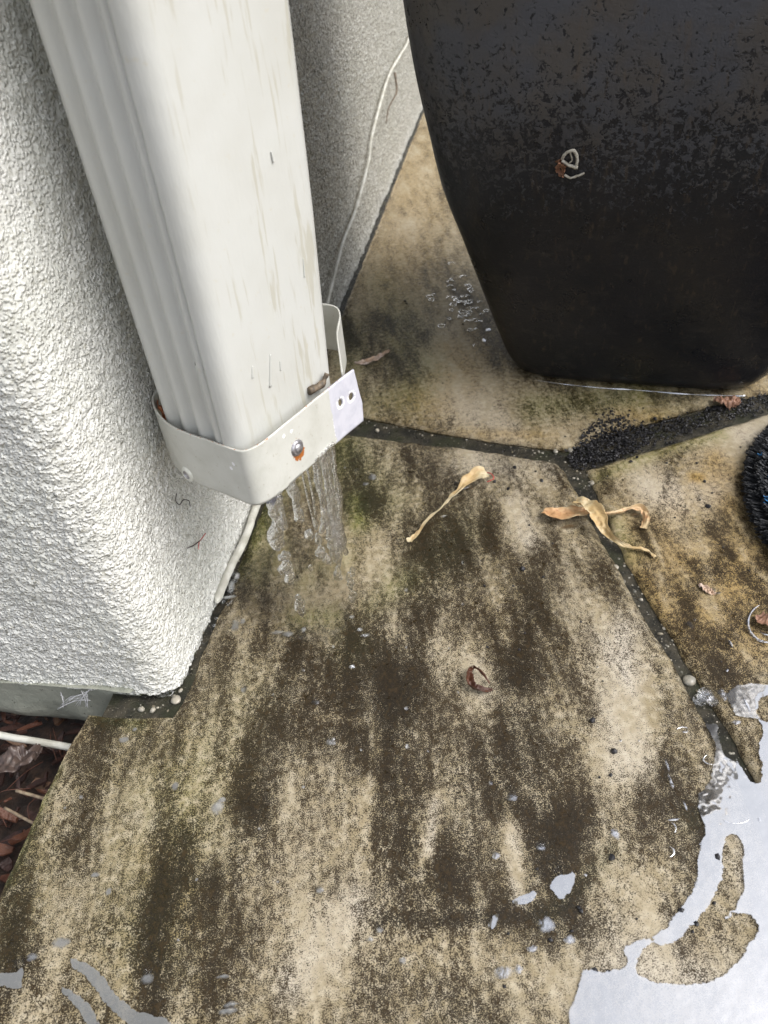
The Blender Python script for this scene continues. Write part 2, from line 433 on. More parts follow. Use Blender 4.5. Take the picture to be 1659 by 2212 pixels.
wearA = [[ # dark
    ([(1000, 1130), (900, 1330), (860, 1500)], 75, .42), ([(860, 1500), (870, 1700), (850, 1900)], 90, .36),
    ([(640, 1420), (600, 1560), (560, 1740)], 60, .40), ([(560, 1740), (520, 1850)], 60, .25), ([(760, 1400), (720, 1600)], 70, .38), ([(1180, 1180), (1130, 1340), (1120, 1480)], 55, .36),
    ([(1120, 1500), (1130, 1650), (1180, 1790)], 85, .52), ([(1030, 1640), (1010, 1800), (990, 1950)], 60, .38), ([(1250, 1780), (1190, 1880)], 60, .45),
    ([(760, 985), (800, 1090)], 45, .42), ([(900, 1000), (960, 1040)], 40, .30), ([(840, 1150), (1010, 1210)], 45, .15),
    ([(250, 1600), (200, 1700), (160, 1830)], 55, .22), ([(60, 1900), (40, 2080)], 60, .22), ([(380, 1800), (330, 2000), (340, 2180)], 45, .40), ([(460, 1900), (420, 2060)], 60, .2),
    ([(820, 1988), (1000, 1988), (1230, 1962)], 18, .38), ([(1230, 1962), (1275, 1890), (1320, 1840)], 20, .42),
    ([(1425, 1440), (1440, 1560), (1432, 1680)], 11, .42), ([(1395, 1720), (1450, 1745)], 30, .32), ([(1500, 1750), (1505, 1810)], 26, .42), ([(1480, 1860), (1500, 1910), (1450, 1960)], 26, .30),
    ([(1110, 1950), (1180, 2010), (1300, 2000)], 40, .32), ([(1200, 2060), (1230, 1990)], 30, .15), ([(1350, 2010)], 40, .1),
    ([(330, 1510), (215, 1570)], 26, .5), ([(400, 1480), (520, 1400)], 40, .2), ([(620, 1000), (560, 1120), (520, 1210)], 22, .35), ([(820, 2100), (760, 2200)], 40, .22), ([(960, 2140), (1000, 2200)], 60, .25),
    ([(1470, 2060), (1500, 2010), (1590, 1990)], 26, .2), ([(1560, 1850), (1545, 1960)], 14, .16), ([(540, 1990), (500, 2160)], 40, .2), ([(1310, 1210), (1340, 1280)], 20, .2),
    ([(1300, 1090), (1320, 1200)], 15, -.1), ([(1200, 1330), (1260, 1400)], 40, .12),
    # light
    ([(1330, 1360), (1350, 1500), (1340, 1640)], 62, -.42), ([(1400, 1480), (1420, 1600), (1500, 1610)], 45, -.25), ([(1110, 1090), (1135, 1160)], 28, -.35), ([(1150, 1010), (1000, 990)], 45, -.35), ([(1200, 1060), (1250, 1160)], 40, -.25),
    ([(1020, 1440), (1050, 1510), (1180, 1500)], 30, -.34), ([(1100, 1380), (1085, 1300)], 20, -.2), ([(945, 1715), (925, 1840)], 15, -.62), ([(905, 1870), (925, 1840)], 10, -.4), ([(1098, 1790), (1108, 1860), (1122, 1950)], 21, -.75),
    ([(792, 1690), (780, 1800)], 16, -.46), ([(745, 1790), (735, 1850)], 22, -.3), ([(790, 1880), (740, 1990)], 44, -.40), ([(700, 2060), (640, 2200)], 85, -.42), ([(480, 2080), (500, 2180)], 36, -.15), ([(300, 1750), (330, 1830)], 52, -.26), ([(420, 1700), (300, 1860)], 40, -.18),
    ([(640, 1290), (720, 1250), (760, 1180)], 60, -.32), ([(700, 1320), (560, 1330)], 32, -.28), ([(820, 1150), (780, 1240)], 30, -.25), ([(1320, 2060), (1500, 2120), (1600, 2180)], 130, -.34), ([(1420, 1880), (1390, 2000)], 36, -.30), ([(1160, 2090), (1220, 2170)], 45, -.25), ([(1580, 1700), (1620, 1900)], 50, -.3),
    ([(690, 1545), (780, 1560)], 10, -.4), ([(640, 1680), (590, 1790)], 20, -.16), ([(880, 1240), (860, 1290)], 20, -.12), ([(90, 1850), (60, 1960)], 18, -.2), ([(180, 2060), (280, 2160)], 40, -.2), ([(1050, 2080), (900, 2060)], 60, -.2)],
  [ # green
    ([(765, 1085), (775, 1125)], 26, 1.1), ([(640, 1340), (720, 1330)], 26, .6), ([(760, 980), (830, 1080)], 60, .45), ([(560, 1120), (510, 1230)], 26, .9), ([(620, 1000), (560, 1120)], 40, .9), ([(600, 1180), (560, 1240)], 30, .5), ([(880, 1250), (800, 1310)], 26, .4), ([(700, 1040), (740, 960)], 35, .6),
    ([(120, 1660), (9, 1903)], 16, .8), ([(60, 1850), (0, 2050)], 70, .2), ([(1320, 1840), (1180, 1980)], 22, .2), ([(1500, 1770)], 30, .3), ([(300, 1560), (215, 1545)], 22, .6), ([(350, 1700), (300, 2000)], 140, .24), ([(520, 1500), (420, 1750)], 90, .2), ([(880, 1250), (1000, 1150)], 60, .25), ([(650, 1250), (740, 1200)], 40, .35), ([(760, 1390)], 50, .3)],
  [ # brown-orange
    ([(1200, 1730), (1220, 1830)], 60, .25), ([(520, 1700)], 50, .25), ([(330, 1830), (400, 2000)], 50, .22), ([(215, 1545), (150, 1620)], 10, .4), ([(1560, 1990), (1500, 2040)], 40, .22)]]
toneA = [([(1340, 1380), (1360, 1640)], 55, 1), ([(1110, 1090), (1140, 1170)], 25, .9), ([(1108, 1800), (1125, 1950)], 18, 1.), ([(940, 1730), (925, 1840)], 12, .8), ([(640, 2120), (760, 1950)], 60, .7), ([(1000, 1000), (1180, 1010)], 40, .6), ([(1350, 2100), (1600, 2180)], 120, .8), ([(1580, 1700), (1620, 1900)], 50, .7), ([(1030, 1440), (1050, 1500)], 22, .7), ([(310, 1780)], 40, .5), ([(640, 1270)], 60, .3)]
tag(slab('paving_slab', polyA, .005, wearA, toneA, (.60, .10)), 'large stained sandstone slab under the water dripping from the downspout', 'paving slab', 'irregular sandstone patio slabs')
SB = [(1218, 972), (1190, 966), (1097, 956), (990, 938), (922, 927), (850, 912), (790, 899), (700, 880), (655, 868)]
wallB = [CORN+MD*s+MN*.014 for s in (.50, .9, 1.5, 2.2, 3.4)]
polyB = [G(*p)[:2] for p in SB]+wallB+[np.array([2.4, 3.6]), np.array([2.4, 1.35])]+[G(*p)[:2] for p in [(1659, 846), (1560, 868), (1480, 890), (1400, 912), (1300, 945)]]
wearB = [[([(740, 720), (860, 700), (920, 720)], 32, .46), ([(770, 760), (900, 790)], 40, .36), ([(800, 850), (900, 800)], 30, .28), ([(1060, 690), (1130, 800), (1240, 840)], 26, .35), ([(1150, 880), (1260, 880), (1330, 860)], 26, .42), ([(1420, 860), (1560, 845)], 14, .34), ([(830, 470), (900, 330)], 40, -.16), ([(760, 640), (745, 690)], 20, .25), ([(1000, 650), (1060, 700)], 30, .22),
    ([(960, 760), (1010, 850), (1080, 920)], 45, -.26), ([(990, 890), (860, 880)], 26, -.18), ([(850, 560), (900, 450)], 70, -.15), ([(1380, 880), (1200, 930)], 20, -.15)],
  [([(860, 700), (900, 790)], 60, .55), ([(740, 720), (760, 780)], 40, .6), ([(1150, 880), (1380, 850)], 34, .65), ([(800, 870), (880, 860)], 40, .4), ([(1450, 860)], 60, .3), ([(820, 620)], 40, .25)],
  [([(840, 600), (900, 450), (900, 300)], 90, .35), ([(1000, 770), (950, 850)], 55, .45), ([(1330, 890), (1450, 905)], 18, .6), ([(1600, 820)], 60, .5), ([(1200, 940), (1000, 935)], 12, .5), ([(890, 860), (930, 800)], 30, .3), ([(960, 745)], 14, .9)]]
toneB = [([(990, 870), (1100, 930)], 45, .8), ([(960, 720)], 30, .5), ([(860, 480)], 60, .3)]
tag(slab('paving_slab', polyB, .009, wearB, toneB, (.37, .22)), 'tan sandstone slab under the dark planter, running back along the wall', 'paving slab', 'irregular sandstone patio slabs')
SCc = [(1268, 1012), (1300, 1085), (1345, 1190), (1400, 1290), (1450, 1370), (1495, 1444), (1541, 1518), (1590, 1600), (1640, 1696)]
f1 = G(1640, 1696)[:2]; f0 = G(1590, 1600)[:2]; df = (f1-f0)/np.linalg.norm(f1-f0)
polyC = [G(*p)[:2] for p in SCc]+[f1+df*.4, np.array([1.6, -.3]), np.array([2.2, 1.2])]+[G(*p)[:2] for p in [(1659, 891), (1560, 922), (1450, 957), (1360, 984)]]
wearC = [[([(1390, 1150), (1400, 1230), (1480, 1290)], 34, .46), ([(1470, 1160), (1560, 1130)], 28, .40), ([(1560, 1200), (1500, 1270), (1480, 1350)], 32, .42), ([(1620, 1230), (1659, 1300)], 30, .42), ([(1570, 1380), (1560, 1440), (1659, 1480)], 40, .5), ([(1500, 1400), (1540, 1480)], 34, .4), ([(1600, 1340), (1560, 1300)], 22, .3), ([(1480, 965), (1440, 1040), (1425, 1110)], 9, .42), ([(1300, 1015), (1310, 1060)], 10, .4), ([(1330, 1060), (1480, 960)], 20, .12), ([(1600, 1040), (1610, 1110), (1659, 1230)], 22, .35), ([(1560, 1240), (1490, 1210)], 20, .25),
    ([(1450, 1050), (1560, 1010), (1640, 920)], 50, -.22), ([(1340, 1200), (1360, 1260)], 20, -.1), ([(1659, 1600)], 120, .25), ([(1520, 1330), (1470, 1270)], 12, -.3), ([(1580, 1230), (1640, 1180)], 9, -.34), ([(1560, 1290), (1590, 1270)], 9, -.34), ([(1440, 1180), (1520, 1180)], 9, -.2)],
  [([(1290, 1030), (1420, 975), (1560, 935)], 16, .6), ([(1330, 1130), (1360, 1200)], 25, .5)],
  [([(1540, 1020), (1640, 1020)], 40, .6), ([(1495, 1030), (1515, 1032)], 9, 1.2), ([(1580, 1090)], 34, .7), ([(1380, 1200), (1560, 1220), (1659, 1240)], 110, .75), ([(1450, 1330), (1600, 1400)], 90, .55), ([(1545, 985)], 20, .5)]]
toneC = [([(1400, 1050), (1480, 1080), (1560, 1060)], 45, 1), ([(1560, 960), (1640, 930)], 40, .8)]
tag(slab('paving_slab', polyC, .006, wearC, toneC, (.38, .20)), 'rust and black blotched slab under the round bristle mat', 'paving slab', 'irregular sandstone patio slabs')

# ------------------------------------------------------------------ stucco wall
def wall_path():
    E = np.array([-MN[0], -MN[1]])                # end face runs back along -MN from the corner
    r = .026; pts = []
    for s in list(np.arange(1.6, .5, -.1))+list(np.arange(.5, .27, -.02))+list(np.arange(.27, r, -.0014)): pts.append(CORN+E*s)
    c0 = CORN+E*r+MD*r
    for k in range(28):
        a = math.pi/2*k/27
        pts.append(c0-MD*r*math.cos(a)+MN*r*math.sin(a))
    s = r+.0014
    while s < 4.4:
        pts.append(CORN+MD*s); s += .0014 if s < .42 else (.0026 if s < 1.1 else (.006 if s < 2.2 else .05))
    return np.array(pts)
wp = wall_path()
sarc = np.r_[0, np.cumsum(np.linalg.norm(np.diff(wp, axis=0), axis=1))]
zz = np.r_[np.arange(0, .36, .0016), np.arange(.36, .66, .004), np.arange(.66, 3., .12)]
T = np.gradient(wp, axis=0); T /= np.linalg.norm(T, axis=1)[:, None]; N = np.c_[T[:, 1], -T[:, 0]]
S_, Z_ = np.meshgrid(sarc, zz, indexing='ij')
def knobs(x, y, sd_):
    i = np.floor(x).astype(np.int64); j = np.floor(y).astype(np.int64); best = np.zeros(x.shape)
    for a in (-1, 0, 1):
        for b_ in (-1, 0, 1):
            ii, jj = i+a, j+b_
            cx_ = ii+hsh(ii, jj, sd_); cy_ = jj+hsh(ii, jj, sd_+5); rr = .35+.45*hsh(ii, jj, sd_+9)
            d = np.hypot(x-cx_, y-cy_)/rr
            best = np.maximum(best, np.sqrt(np.clip(1-d*d, 0, 1))*(.4+.6*hsh(ii, jj, sd_+13)))
    return best
def stucco_h(s, z):
    a = sstep(.38, .66, fbm(s*185, z*185, 2, 21)); b_ = fbm(s*70, z*70, 2, 31); c_ = fbm(s*9, z*9, 3, 41)
    return .0019*knobs(s*215+a, z*215, 3)+.0006*a+.0016*b_+.006*(c_-.5)
dsp = stucco_h(S_, Z_)
low = np.exp(-Z_/.012)
dsp = dsp+.004*low*fbm(S_*30, Z_*0, 2, 51)
corner_s = sarc[np.argmin(np.linalg.norm(wp-(CORN+np.array([-.004, .006])), axis=1))]
zb_ = Z_.copy()
Wx = wp[:, 0][:, None]+N[:, 0][:, None]*dsp; Wy = wp[:, 1][:, None]+N[:, 1][:, None]*dsp
botlift = .004+.010*sstep(corner_s-.02, corner_s-.16, S_)+.006*(fbm(S_*45, S_*0, 3, 61)-.5)-.010*sstep(corner_s-.01, corner_s+.03, S_)
Wz = Z_+botlift*np.exp(-Z_/.02)
V = np.stack([Wx, Wy, Wz], -1).reshape(-1, 3)
dirt_shade = np.exp(-Z_/.006)*.55*(.35+fbm(S_*25, Z_*25, 2, 71))*np.where(S_ > corner_s-.09, 1, .35)
wall_shade = .18*np.exp(-((S_-corner_s)/.012)**2)+.80*sstep(corner_s+.16, corner_s+.55, S_)*sstep(.0, .1, Z_+.06)  # shade painted along the rear wall, plus a faint corner band
att = np.stack([dirt_shade.ravel(), wall_shade.ravel(), wall_shade.ravel()], 1)  # real dirt at the foot first, then the painted wall shade
nu, nv = len(wp), len(zz)
fs = grid_faces(nu, nv)
# bottom return under the stucco
b = len(V); ret = np.stack([wp[:, 0]-N[:, 0]*.03, wp[:, 1]-N[:, 1]*.03, Wz[:, 0]-.001], -1)
V = np.vstack([V, ret]); att = np.vstack([att, np.tile([.2, 0, 0], (nu, 1))])
for i in range(nu-1): fs.append((i*nv, b+i, b+i+1, (i+1)*nv))
wall = empty('house_wall', (CORN[0], CORN[1], 0))
tag(wall, 'cream painted rough stucco house wall with rounded corner behind the downspout', 'wall')
obj('stucco', rel(V, wall), fs, STUCCO, wall, attr={'dirt_shade': att})
ev = []
for s_, n_ in ((-.45, -1.), (-.45, .30), (5., .30), (5., -1.)):
    q = CORN+MD*s_+MN*n_; ev += [(q[0], q[1], 2.6), (q[0], q[1], 2.74)]
obj('added_eave', rel(ev, wall), [(0, 2, 4, 6), (1, 7, 5, 3), (0, 1, 3, 2), (2, 3, 5, 4), (4, 5, 7, 6), (6, 7, 1, 0)], STUCCO, wall, False, attr={'dirt_shade': np.zeros((8, 3))})  # unseen eave, added to block sky and deepen shade on the wall
# concrete foundation below the stucco of the end face
FND = NT('painted_concrete')
fc = FND.mix(FND.step(FND.noise(25, 4), .4, .7), (.27, .28, .235), (.34, .345, .29))
fc = FND.mix(FND.step(FND.noise(260, 3), .66, .72), fc, (.10, .10, .08))
FND = FND.fin(fc, .5, FND.bump(FND.noise(90, 5, .65), .003, .8))
fsx = np.arange(0.035, .6, .004); prof = [(-.001+.012, .0), (0, -.001), (0, -.01), (0, -.02), (0, -.03), (0, -.044), (-.001, -.055), (-.006, -.064), (-.013, -.069), (-.03, -.07)]
fv = []
for s in fsx:
    for k, (dn, z) in enumerate(prof):
        lump = .004*(fbm(np.array(s*28), np.array(z*40), 3, 81)-.5)*(1+(k > 4)*2.0)
        zz2 = z*(1+.22*(fbm(np.array(s*16.), np.array(3.), 2, 91)-.4)) if k > 2 else z+.014
        q = CORN-MN*s-MD*(dn+lump-.004)
        fv.append((q[0], q[1], zz2))
ffc = grid_faces(len(fsx), len(prof))
ffc = [f[::-1] for f in ffc]
k0 = len(fv); q = CORN-MN*.035+MD*.03
endv = [(q[0], q[1], z) for _, z in prof]
fv += endv
for j in range(len(prof)-1): ffc.append((j, k0+j, k0+j+1, j+1))
obj('foundation', rel(fv, wall), ffc, FND, wall)

# ------------------------------------------------------------------ downspout
ZB, ZT = .205, .2598
c_l = np.array([-.1765, .5500]); c_f = np.array([-.1065, .4815]); c_r = np.array([-.0285, .5775])
ul = (c_l-c_f); wl = np.linalg.norm(ul); ul /= wl
ur = c_r-c_f; wr = np.linalg.norm(ur); ur /= wr
print('spout', wl, wr)
def spout_section():
    """plan outline, starting at the back-left corner, round the front corner"""
    r = .012; pts = []
    A_ = c_f+ul*wl; B_ = c_f; C_ = c_f+ur*wr; D_ = c_f+ul*wl+ur*wr
    def arc(c, a, b_, n=9, r=r):
        u = (a-c)/np.linalg.norm(a-c); v_ = (b_-c)/np.linalg.norm(b_-c); o = c+u*r+v_*r
        return [o-v_*r*math.cos(t)-u*r*math.sin(t) for t in np.linspace(0, math.pi/2, n)]
    rb = .016
    def side(a, b_, n, flute=None, r0=r, r1=r):
        L = np.linalg.norm(b_-a); u = (b_-a)/L; nn = np.array([u[1], -u[0]])
        out = []
        for t in np.linspace(r0, L-r1, n)[1:-1]:
            q = a+u*t
            if flute:
                s = (t/L)
                dd = 0
                for cc in flute: dd += -.0056*math.exp(-((s-cc)/.058)**2)
                q = q+nn*dd*sgn
            out.append(q)
        return out
    sgn = 1
    L = np.array(B_-A_); nn = np.array([L[1], -L[0]])
    sgn = 1 if nn@(A_-D_) > 0 else -1
    pts += side(A_, B_, 70, [.22, .44, .66, .87], r, rb)
    pts += arc(B_, A_, C_, 13, rb)
    pts += side(B_, C_, 30, None, rb, r)
    pts += arc(C_, B_, D_)
    pts += side(C_, D_, 30)
    pts += arc(D_, C_, A_)
    pts += side(D_, A_, 20)
    pts += arc(A_, D_, B_)
    return np.array(pts)
sec = spout_section()
ds = empty('downspout', (float(c_f[0]), float(c_f[1]), ZB))
tag(ds, 'cream painted fluted metal downspout spilling water at the wall corner', 'downspout')
zs = [ZB+.004, ZB+.02, ZB+.05, ZB+.1, .4, .6, 1., 3.]
V = []; cen = sec.mean(0)
for i, z in enumerate(zs):
    kx = 1+.09*min(max((z-ZB-.05)/.27, 0), 1)
    for p in sec: q = c_l+(p-c_l)*kx; V.append((q[0], q[1], z))
ns = len(sec); fs = []
for i in range(len(zs)-1):
    for k in range(ns): fs.append((i*ns+k, i*ns+(k+1) % ns, (i+1)*ns+(k+1) % ns, (i+1)*ns+k))
# inner skin at the mouth
for z in (ZB+.004, ZB+.12):
    for p in sec: d = cen-p; V.append((*(p+d*.018), z))
o1 = len(zs)*ns
for k in range(ns):
    k2 = (k+1) % ns; fs.append((k2, k, o1+k, o1+k2)); fs.append((o1+k2, o1+k, o1+ns+k, o1+ns+k2))
obj('pipe', rel(V, ds), fs, PAINT, ds)
def on_face(x, y, a, b_, off=.0):
    u = (b_-a)/np.linalg.norm(b_-a); nn = np.array([u[1], -u[0]]); nn = nn if nn@(a-cen) > 0 else -nn
    d = ray(x, y); t = ((a+nn*off-CAMP[:2])@nn)/(d[:2]@nn); return tuple(CAMP+t*d)
def tf(p):
    kx = 1+.09*min(max((p[2]-ZB-.05)/.27, 0), 1); q = c_l+(np.array(p[:2])-c_l)*kx; return (q[0], q[1], p[2])
c_b = c_l+c_r-c_f
for pts_, r_ in (([(578, 765), (579, 800), (580, 835)], .0012), ([(540, 790), (541, 815)], .0010), ([(600, 780), (602, 800)], .0008), ([(640, 560), (645, 600)], .0008), ([(560, 330), (566, 352)], .0009)):
    c = catmull([tf(on_face(*q, c_f, c_r, .0002)) for q in pts_], 16); v, f = tube(c, np.linspace(r_*.5, r_*1.0, 16)); obj('paint_drip', rel(v, ds), f, PAINT, ds)
    v, f = tube(np.array([c[-1]+np.array([0, 0, .0015]), c[-1], c[-1]-np.array([0, 0, .0014])]), [r_, r_*1.7, r_*.6], 8); 
# strap: plan path from its loose back end round the wall side to the free tab
back = c_f+ul*wl+ur*wr
pp = [(-.0222, .583), (-.0232, .614), (-.0240, .649), (-.0205, .690), (-.0275, .711), (-.05, .720), (-.085, .702), (-.118, .672), (-.150, .632), (-.172, .600), (-.1845, .578), (-.1800, .5555), (-.1665, .5330), (-.150, .5168), (-.128, .5000), (-.1105, .4853), (-.1015, .4800), (-.0915, .4835), (-.080, .4945), (-.060, .5190), (-.040, .5455), (-.023, .5685), (-.0085, .5865)]
pp = catmull([(*p, 0) for p in pp], 320)[:, :2]
ISK = int(np.argmin(np.linalg.norm(pp-(-.1845, .578), axis=1)))
sl_ = np.r_[0, np.cumsum(np.linalg.norm(np.diff(pp, axis=0), axis=1))]; SL = sl_[-1]
def strap_pt(s, z):
    x = np.interp(s, sl_, pp[:, 0]); y = np.interp(s, sl_, pp[:, 1]); return x, y, z
def s_near(px_, py_, z):
    g = G(px_, py_, z); best = None
    for zq in [z]:
        pr = P(np.c_[pp, np.full(len(pp), zq)])
        pr[:ISK] = 1e9
    # search s and z together
    bs = None; bd_ = 1e9
    for zq in np.linspace(ZB, ZT+.01, 60):
        pr = P(np.c_[pp, np.full(len(pp), zq)]); pr[:ISK] = 1e9
        d = np.hypot(pr[:, 0]-px_, pr[:, 1]-py_); i = int(d.argmin())
        if d[i] < bd_: bd_ = d[i]; bs = (sl_[i], zq)
    return bs
BW = SL-s_near(716, 900, .23)[0]; h1 = s_near(735, 870, ZT); h2 = s_near(757, 855, ZT); rv1 = s_near(408, 1024, .22); rv2 = s_near(642, 967, .23)
print('strap', SL, h1, h2, rv1, rv2)
out = [(0.0, ZB+.004), (SL-.0015, ZB-.001), (SL+.0, ZB+.018), (SL-.003, ZB+.035), (SL-.006, ZT+.0005), (.0, ZT-.002)]
def hole(c, a, b_, rot=.4):
    return np.array([(c[0]+a*math.cos(t)*math.cos(rot)-b_*math.sin(t)*math.sin(rot), c[1]+a*math.cos(t)*math.sin(rot)+b_*math.sin(t)*math.cos(rot)) for t in np.linspace(0, 2*math.pi, 15)[:-1]])
v, f = tri_region(densify(out, .003, .0003), [hole(h1, .0028, .0042), hole(h2, .0034, .0040)], .0019)
X_, Y_, Z2 = strap_pt(v[:, 0], v[:, 1])
bare = sstep(BW+.0008, BW-.0008, SL-v[:, 0]+.003*(fbm(v[:, 1]*100, v[:, 0]*0)-.5)*1.)
bare = np.maximum(bare, .0)
edge = np.minimum(v[:, 1]-ZB, ZT-v[:, 1])
rust = np.zeros(len(v)); chips = np.zeros(len(v))
rust += 1.0*np.exp(-(np.hypot((v[:, 0]-rv2[0]-.001)*.8, v[:, 1]-rv2[1]+.0095)/.0055)**2)+.5*np.exp(-(np.hypot(v[:, 0]-rv2[0], v[:, 1]-rv2[1])/.0105)**2)
for hh in (h1, h2): chips += .85*np.exp(-((np.hypot(v[:, 0]-hh[0], v[:, 1]-hh[1])-.005)/.0015)**2)
for cxy in ((628, 935), (612, 945), (505, 1000), (500, 1008)):
    s0 = s_near(*cxy, .23); chips += .9*np.exp(-(np.hypot(v[:, 0]-s0[0], v[:, 1]-s0[1])/.0024)**2)
chips += .55*np.exp(-((SL-v[:, 0]-BW)/.0013)**2)*(v[:, 1] < ZB+.028)+.4*np.exp(-((SL-v[:, 0])/.002)**2)
rust += .40*np.exp(-(np.minimum(ZT-v[:, 1], v[:, 1]-ZB)/.0012)**2)
zcor = Z2+.0018*np.sin(v[:, 0]*26)
SV = np.stack([X_, Y_, zcor], 1)
strap = obj('strap', rel(SV, ds), f, STRAP, ds, attr={'wear': np.stack([bare, rust, chips], 1)})
sm = strap.modifiers.new('t', 'SOLIDIFY'); sm.thickness = .0016; sm.offset = 0
def strap_normal(s):
    i = int(np.interp(s, sl_, np.arange(len(pp)))); t = pp[min(i+2, len(pp)-1)]-pp[i-2]; t /= np.linalg.norm(t)
    nn = np.array([t[1], -t[0]]);
    if nn@(pp[i]-(-.10, .58)) < 0: nn = -nn
    return pp[i], nn
METAL = simple('dull_rivet', (.30, .29, .31), (.52, .51, .53), 300, .3, .0004, 500, Metallic=.8)
PAINTLIP = simple('thick_paint', (.62, .62, .57), (.56, .56, .50), 200, .4)
for i, rv in enumerate((rv1, rv2)):
    p0, nn = strap_normal(rv[0]); t = np.array([-nn[1], nn[0]]); mb = MB(); prof = [(.0074, .0006), (.0070, .0017), (.0054, .0030), (.0042, .0026)]
    vs = []
    for r_, h_ in prof:
        for k in range(20):
            a = 2*math.pi*k/20; vs.append((p0[0]+nn[0]*h_+t[0]*math.cos(a)*r_, p0[1]+nn[1]*h_+t[1]*math.cos(a)*r_, rv[1]+math.sin(a)*r_))
    fs = [(j*20+k, j*20+(k+1) % 20, (j+1)*20+(k+1) % 20, (j+1)*20+k) for j in range(3) for k in range(20)]
    rvt = obj('rivet', rel(vs, ds), fs, PAINTLIP if i == 0 else METAL, ds)
    vs = []
    for r_, h_ in [(.0043, .0026), (.0033, .0036 if i else .0012), (.0016, .0042 if i else .0008)]:
        for k in range(20):
            a = 2*math.pi*k/20; vs.append((p0[0]+nn[0]*h_+t[0]*math.cos(a)*r_, p0[1]+nn[1]*h_+t[1]*math.cos(a)*r_, rv[1]+math.sin(a)*r_))
    fs = [(j*20+k, j*20+(k+1) % 20, (j+1)*20+(k+1) % 20, (j+1)*20+k) for j in range(2) for k in range(20)]+[tuple(range(40, 60))]
    rc = obj('rivet_core', rel(vs, ds), fs, METAL, rvt)
    rc.parent = rvt
# torn metal tongue below the pipe
TONG = simple('bare_grey_metal', (.50, .50, .58), (.38, .38, .45), 90, .3, .0006)
tq = [G(566, 1078, ZB-.001), G(622, 1040, ZB-.001), G(600, 1075, ZB-.011), G(588, 1093, ZB-.012), G(570, 1084, ZB-.008)]
tb = [G(566, 1078, ZB+.004)+np.array([0, .004, 0]), G(622, 1040, ZB+.004)+np.array([0, .004, 0])]
tv = [tb[0], tb[1]]+tq
to = obj('torn_lip', rel(tv, ds), [(0, 1, 3, 2), (2, 3, 4), (2, 4, 5, 6)], TONG, ds)
sm = to.modifiers.new('t', 'SOLIDIFY'); sm.thickness = .0008

# ------------------------------------------------------------------ planter
pc = np.array([.418, 1.046]); ex = np.array([.934, -.357]); ey = np.array([.357, .934])
prof = [(0, .154), (.003, .1625), (.012, .172), (.03, .1815), (.06, .1915), (.11, .2065), (.168, .2237), (.22, .239), (.278, .2565), (.34, .2675), (.40, .278), (.48, .287), (.56, .292), (.66, .293), (.76, .288), (.82, .280), (.84, .296), (.87, .298), (.875, .284), (.85, .272), (.70, .265)]
pr_ = catmull([(z, w_, 0) for z, w_ in prof[:16]], 70)[:, :2].tolist()+prof[16:]
ptv = []; NS = 160
for z, w_ in pr_:
    r_ = .062 if z > .02 else .055
    for k in range(NS):
        a = 2*math.pi*k/NS; ca, sa = math.cos(a), math.sin(a)
        e_ = 6.5; q = (abs(ca)**e_+abs(sa)**e_)**(-1/e_)
        rr = w_*q*(1+.006*(float(fbm(np.array(a*3), np.array(z*9), 3, 13))-.5)+.0035*(float(fbm(np.array(a*22), np.array(z*40), 3, 14))-.5))
        p = pc+ex*ca*rr+ey*sa*rr; ptv.append((p[0], p[1], z))
fs = [(j*NS+k, j*NS+(k+1) % NS, (j+1)*NS+(k+1) % NS, (j+1)*NS+k) for j in range(len(pr_)-1) for k in range(NS)]+[tuple(range(NS))[::-1]]
pe = empty('planter', (pc[0], pc[1], 0)); tag(pe, 'tall tapered black glazed square planter with grey mottling', 'planter')
obj('pot', rel(ptv, pe), fs, POT, pe)
obj('soil', rel([(pc[0]+.25*math.cos(a), pc[1]+.25*math.sin(a), .72) for a in np.linspace(0, 2*math.pi, 40)[:-1]], pe), [tuple(range(39))], SOIL, pe)

# ------------------------------------------------------------------ cables
CABLE = simple('dirty_cable', (.58, .575, .52), (.42, .41, .35), 40, .45, .0006, 300)
def wallp(s, z, off): q = CORN+MD*(s+.0375)+MN*off; return (q[0], q[1], z)
cp = [wallp(2.6, .30, .012), wallp(1.84, .216, .008), wallp(1.62, .212, .010), wallp(1.43, .204, .008), wallp(1.19, .159, .009), wallp(1.12, .129, .010), wallp(.973, .093, .008), wallp(.838, .088, .010), wallp(.76, .077, .012), wallp(.62, .045, .012), wallp(.45, .02, .012)]
g_ = lambda x, y, z: tuple(G(x, y, z))
cp += [g_(556, 1088, .010), g_(540, 1135, .009), g_(524, 1175, .008), g_(503, 1215, .007), g_(485, 1255, .006), g_(467, 1303, .004)]
cpth = catmull(cp, 260); rad = np.full(260, .0046); rad += .0004*(fbm(np.arange(260)*.2, np.zeros(260))-.5); rad[-7:] *= [.98, .95, .9, .85, .75, .55, .25]
rad[:] = np.where(cpth[:, 1] > .9, .0030, rad)
v, f = tube(cpth, rad, 12)
tag(obj('cable', v, f, CABLE), 'thin grey cable running along the stucco wall and ending behind the drips', 'cable')
cp = [g_(-160, 1550, -.045), g_(0, 1588, -.045), g_(70, 1600, -.047), g_(150, 1614, -.05), g_(230, 1630, -.053)]
v, f = tube(catmull(cp, 60), .0036, 12)
tag(obj('cable', v, f, CABLE), 'short stretch of grey cable over bark mulch beside the foundation', 'cable')
TWIG = simple('dark_twig', (.06, .045, .03), (.16, .12, .08), 200, .6)
LTWIG = simple('pale_twig', (.30, .24, .16), (.18, .13, .09), 200, .6)
tw = [wallp(1.50, .200, .014), wallp(1.47, .192, .02), wallp(1.44, .175, .024), wallp(1.36, .165, .018), wallp(1.30, .150, .02)]
v, f = tube(catmull(tw, 30), np.linspace(.003, .0012, 30), 7)
tag(obj('twig', v, f, TWIG), 'short dark twig hooked on the cable by the wall', 'twig')
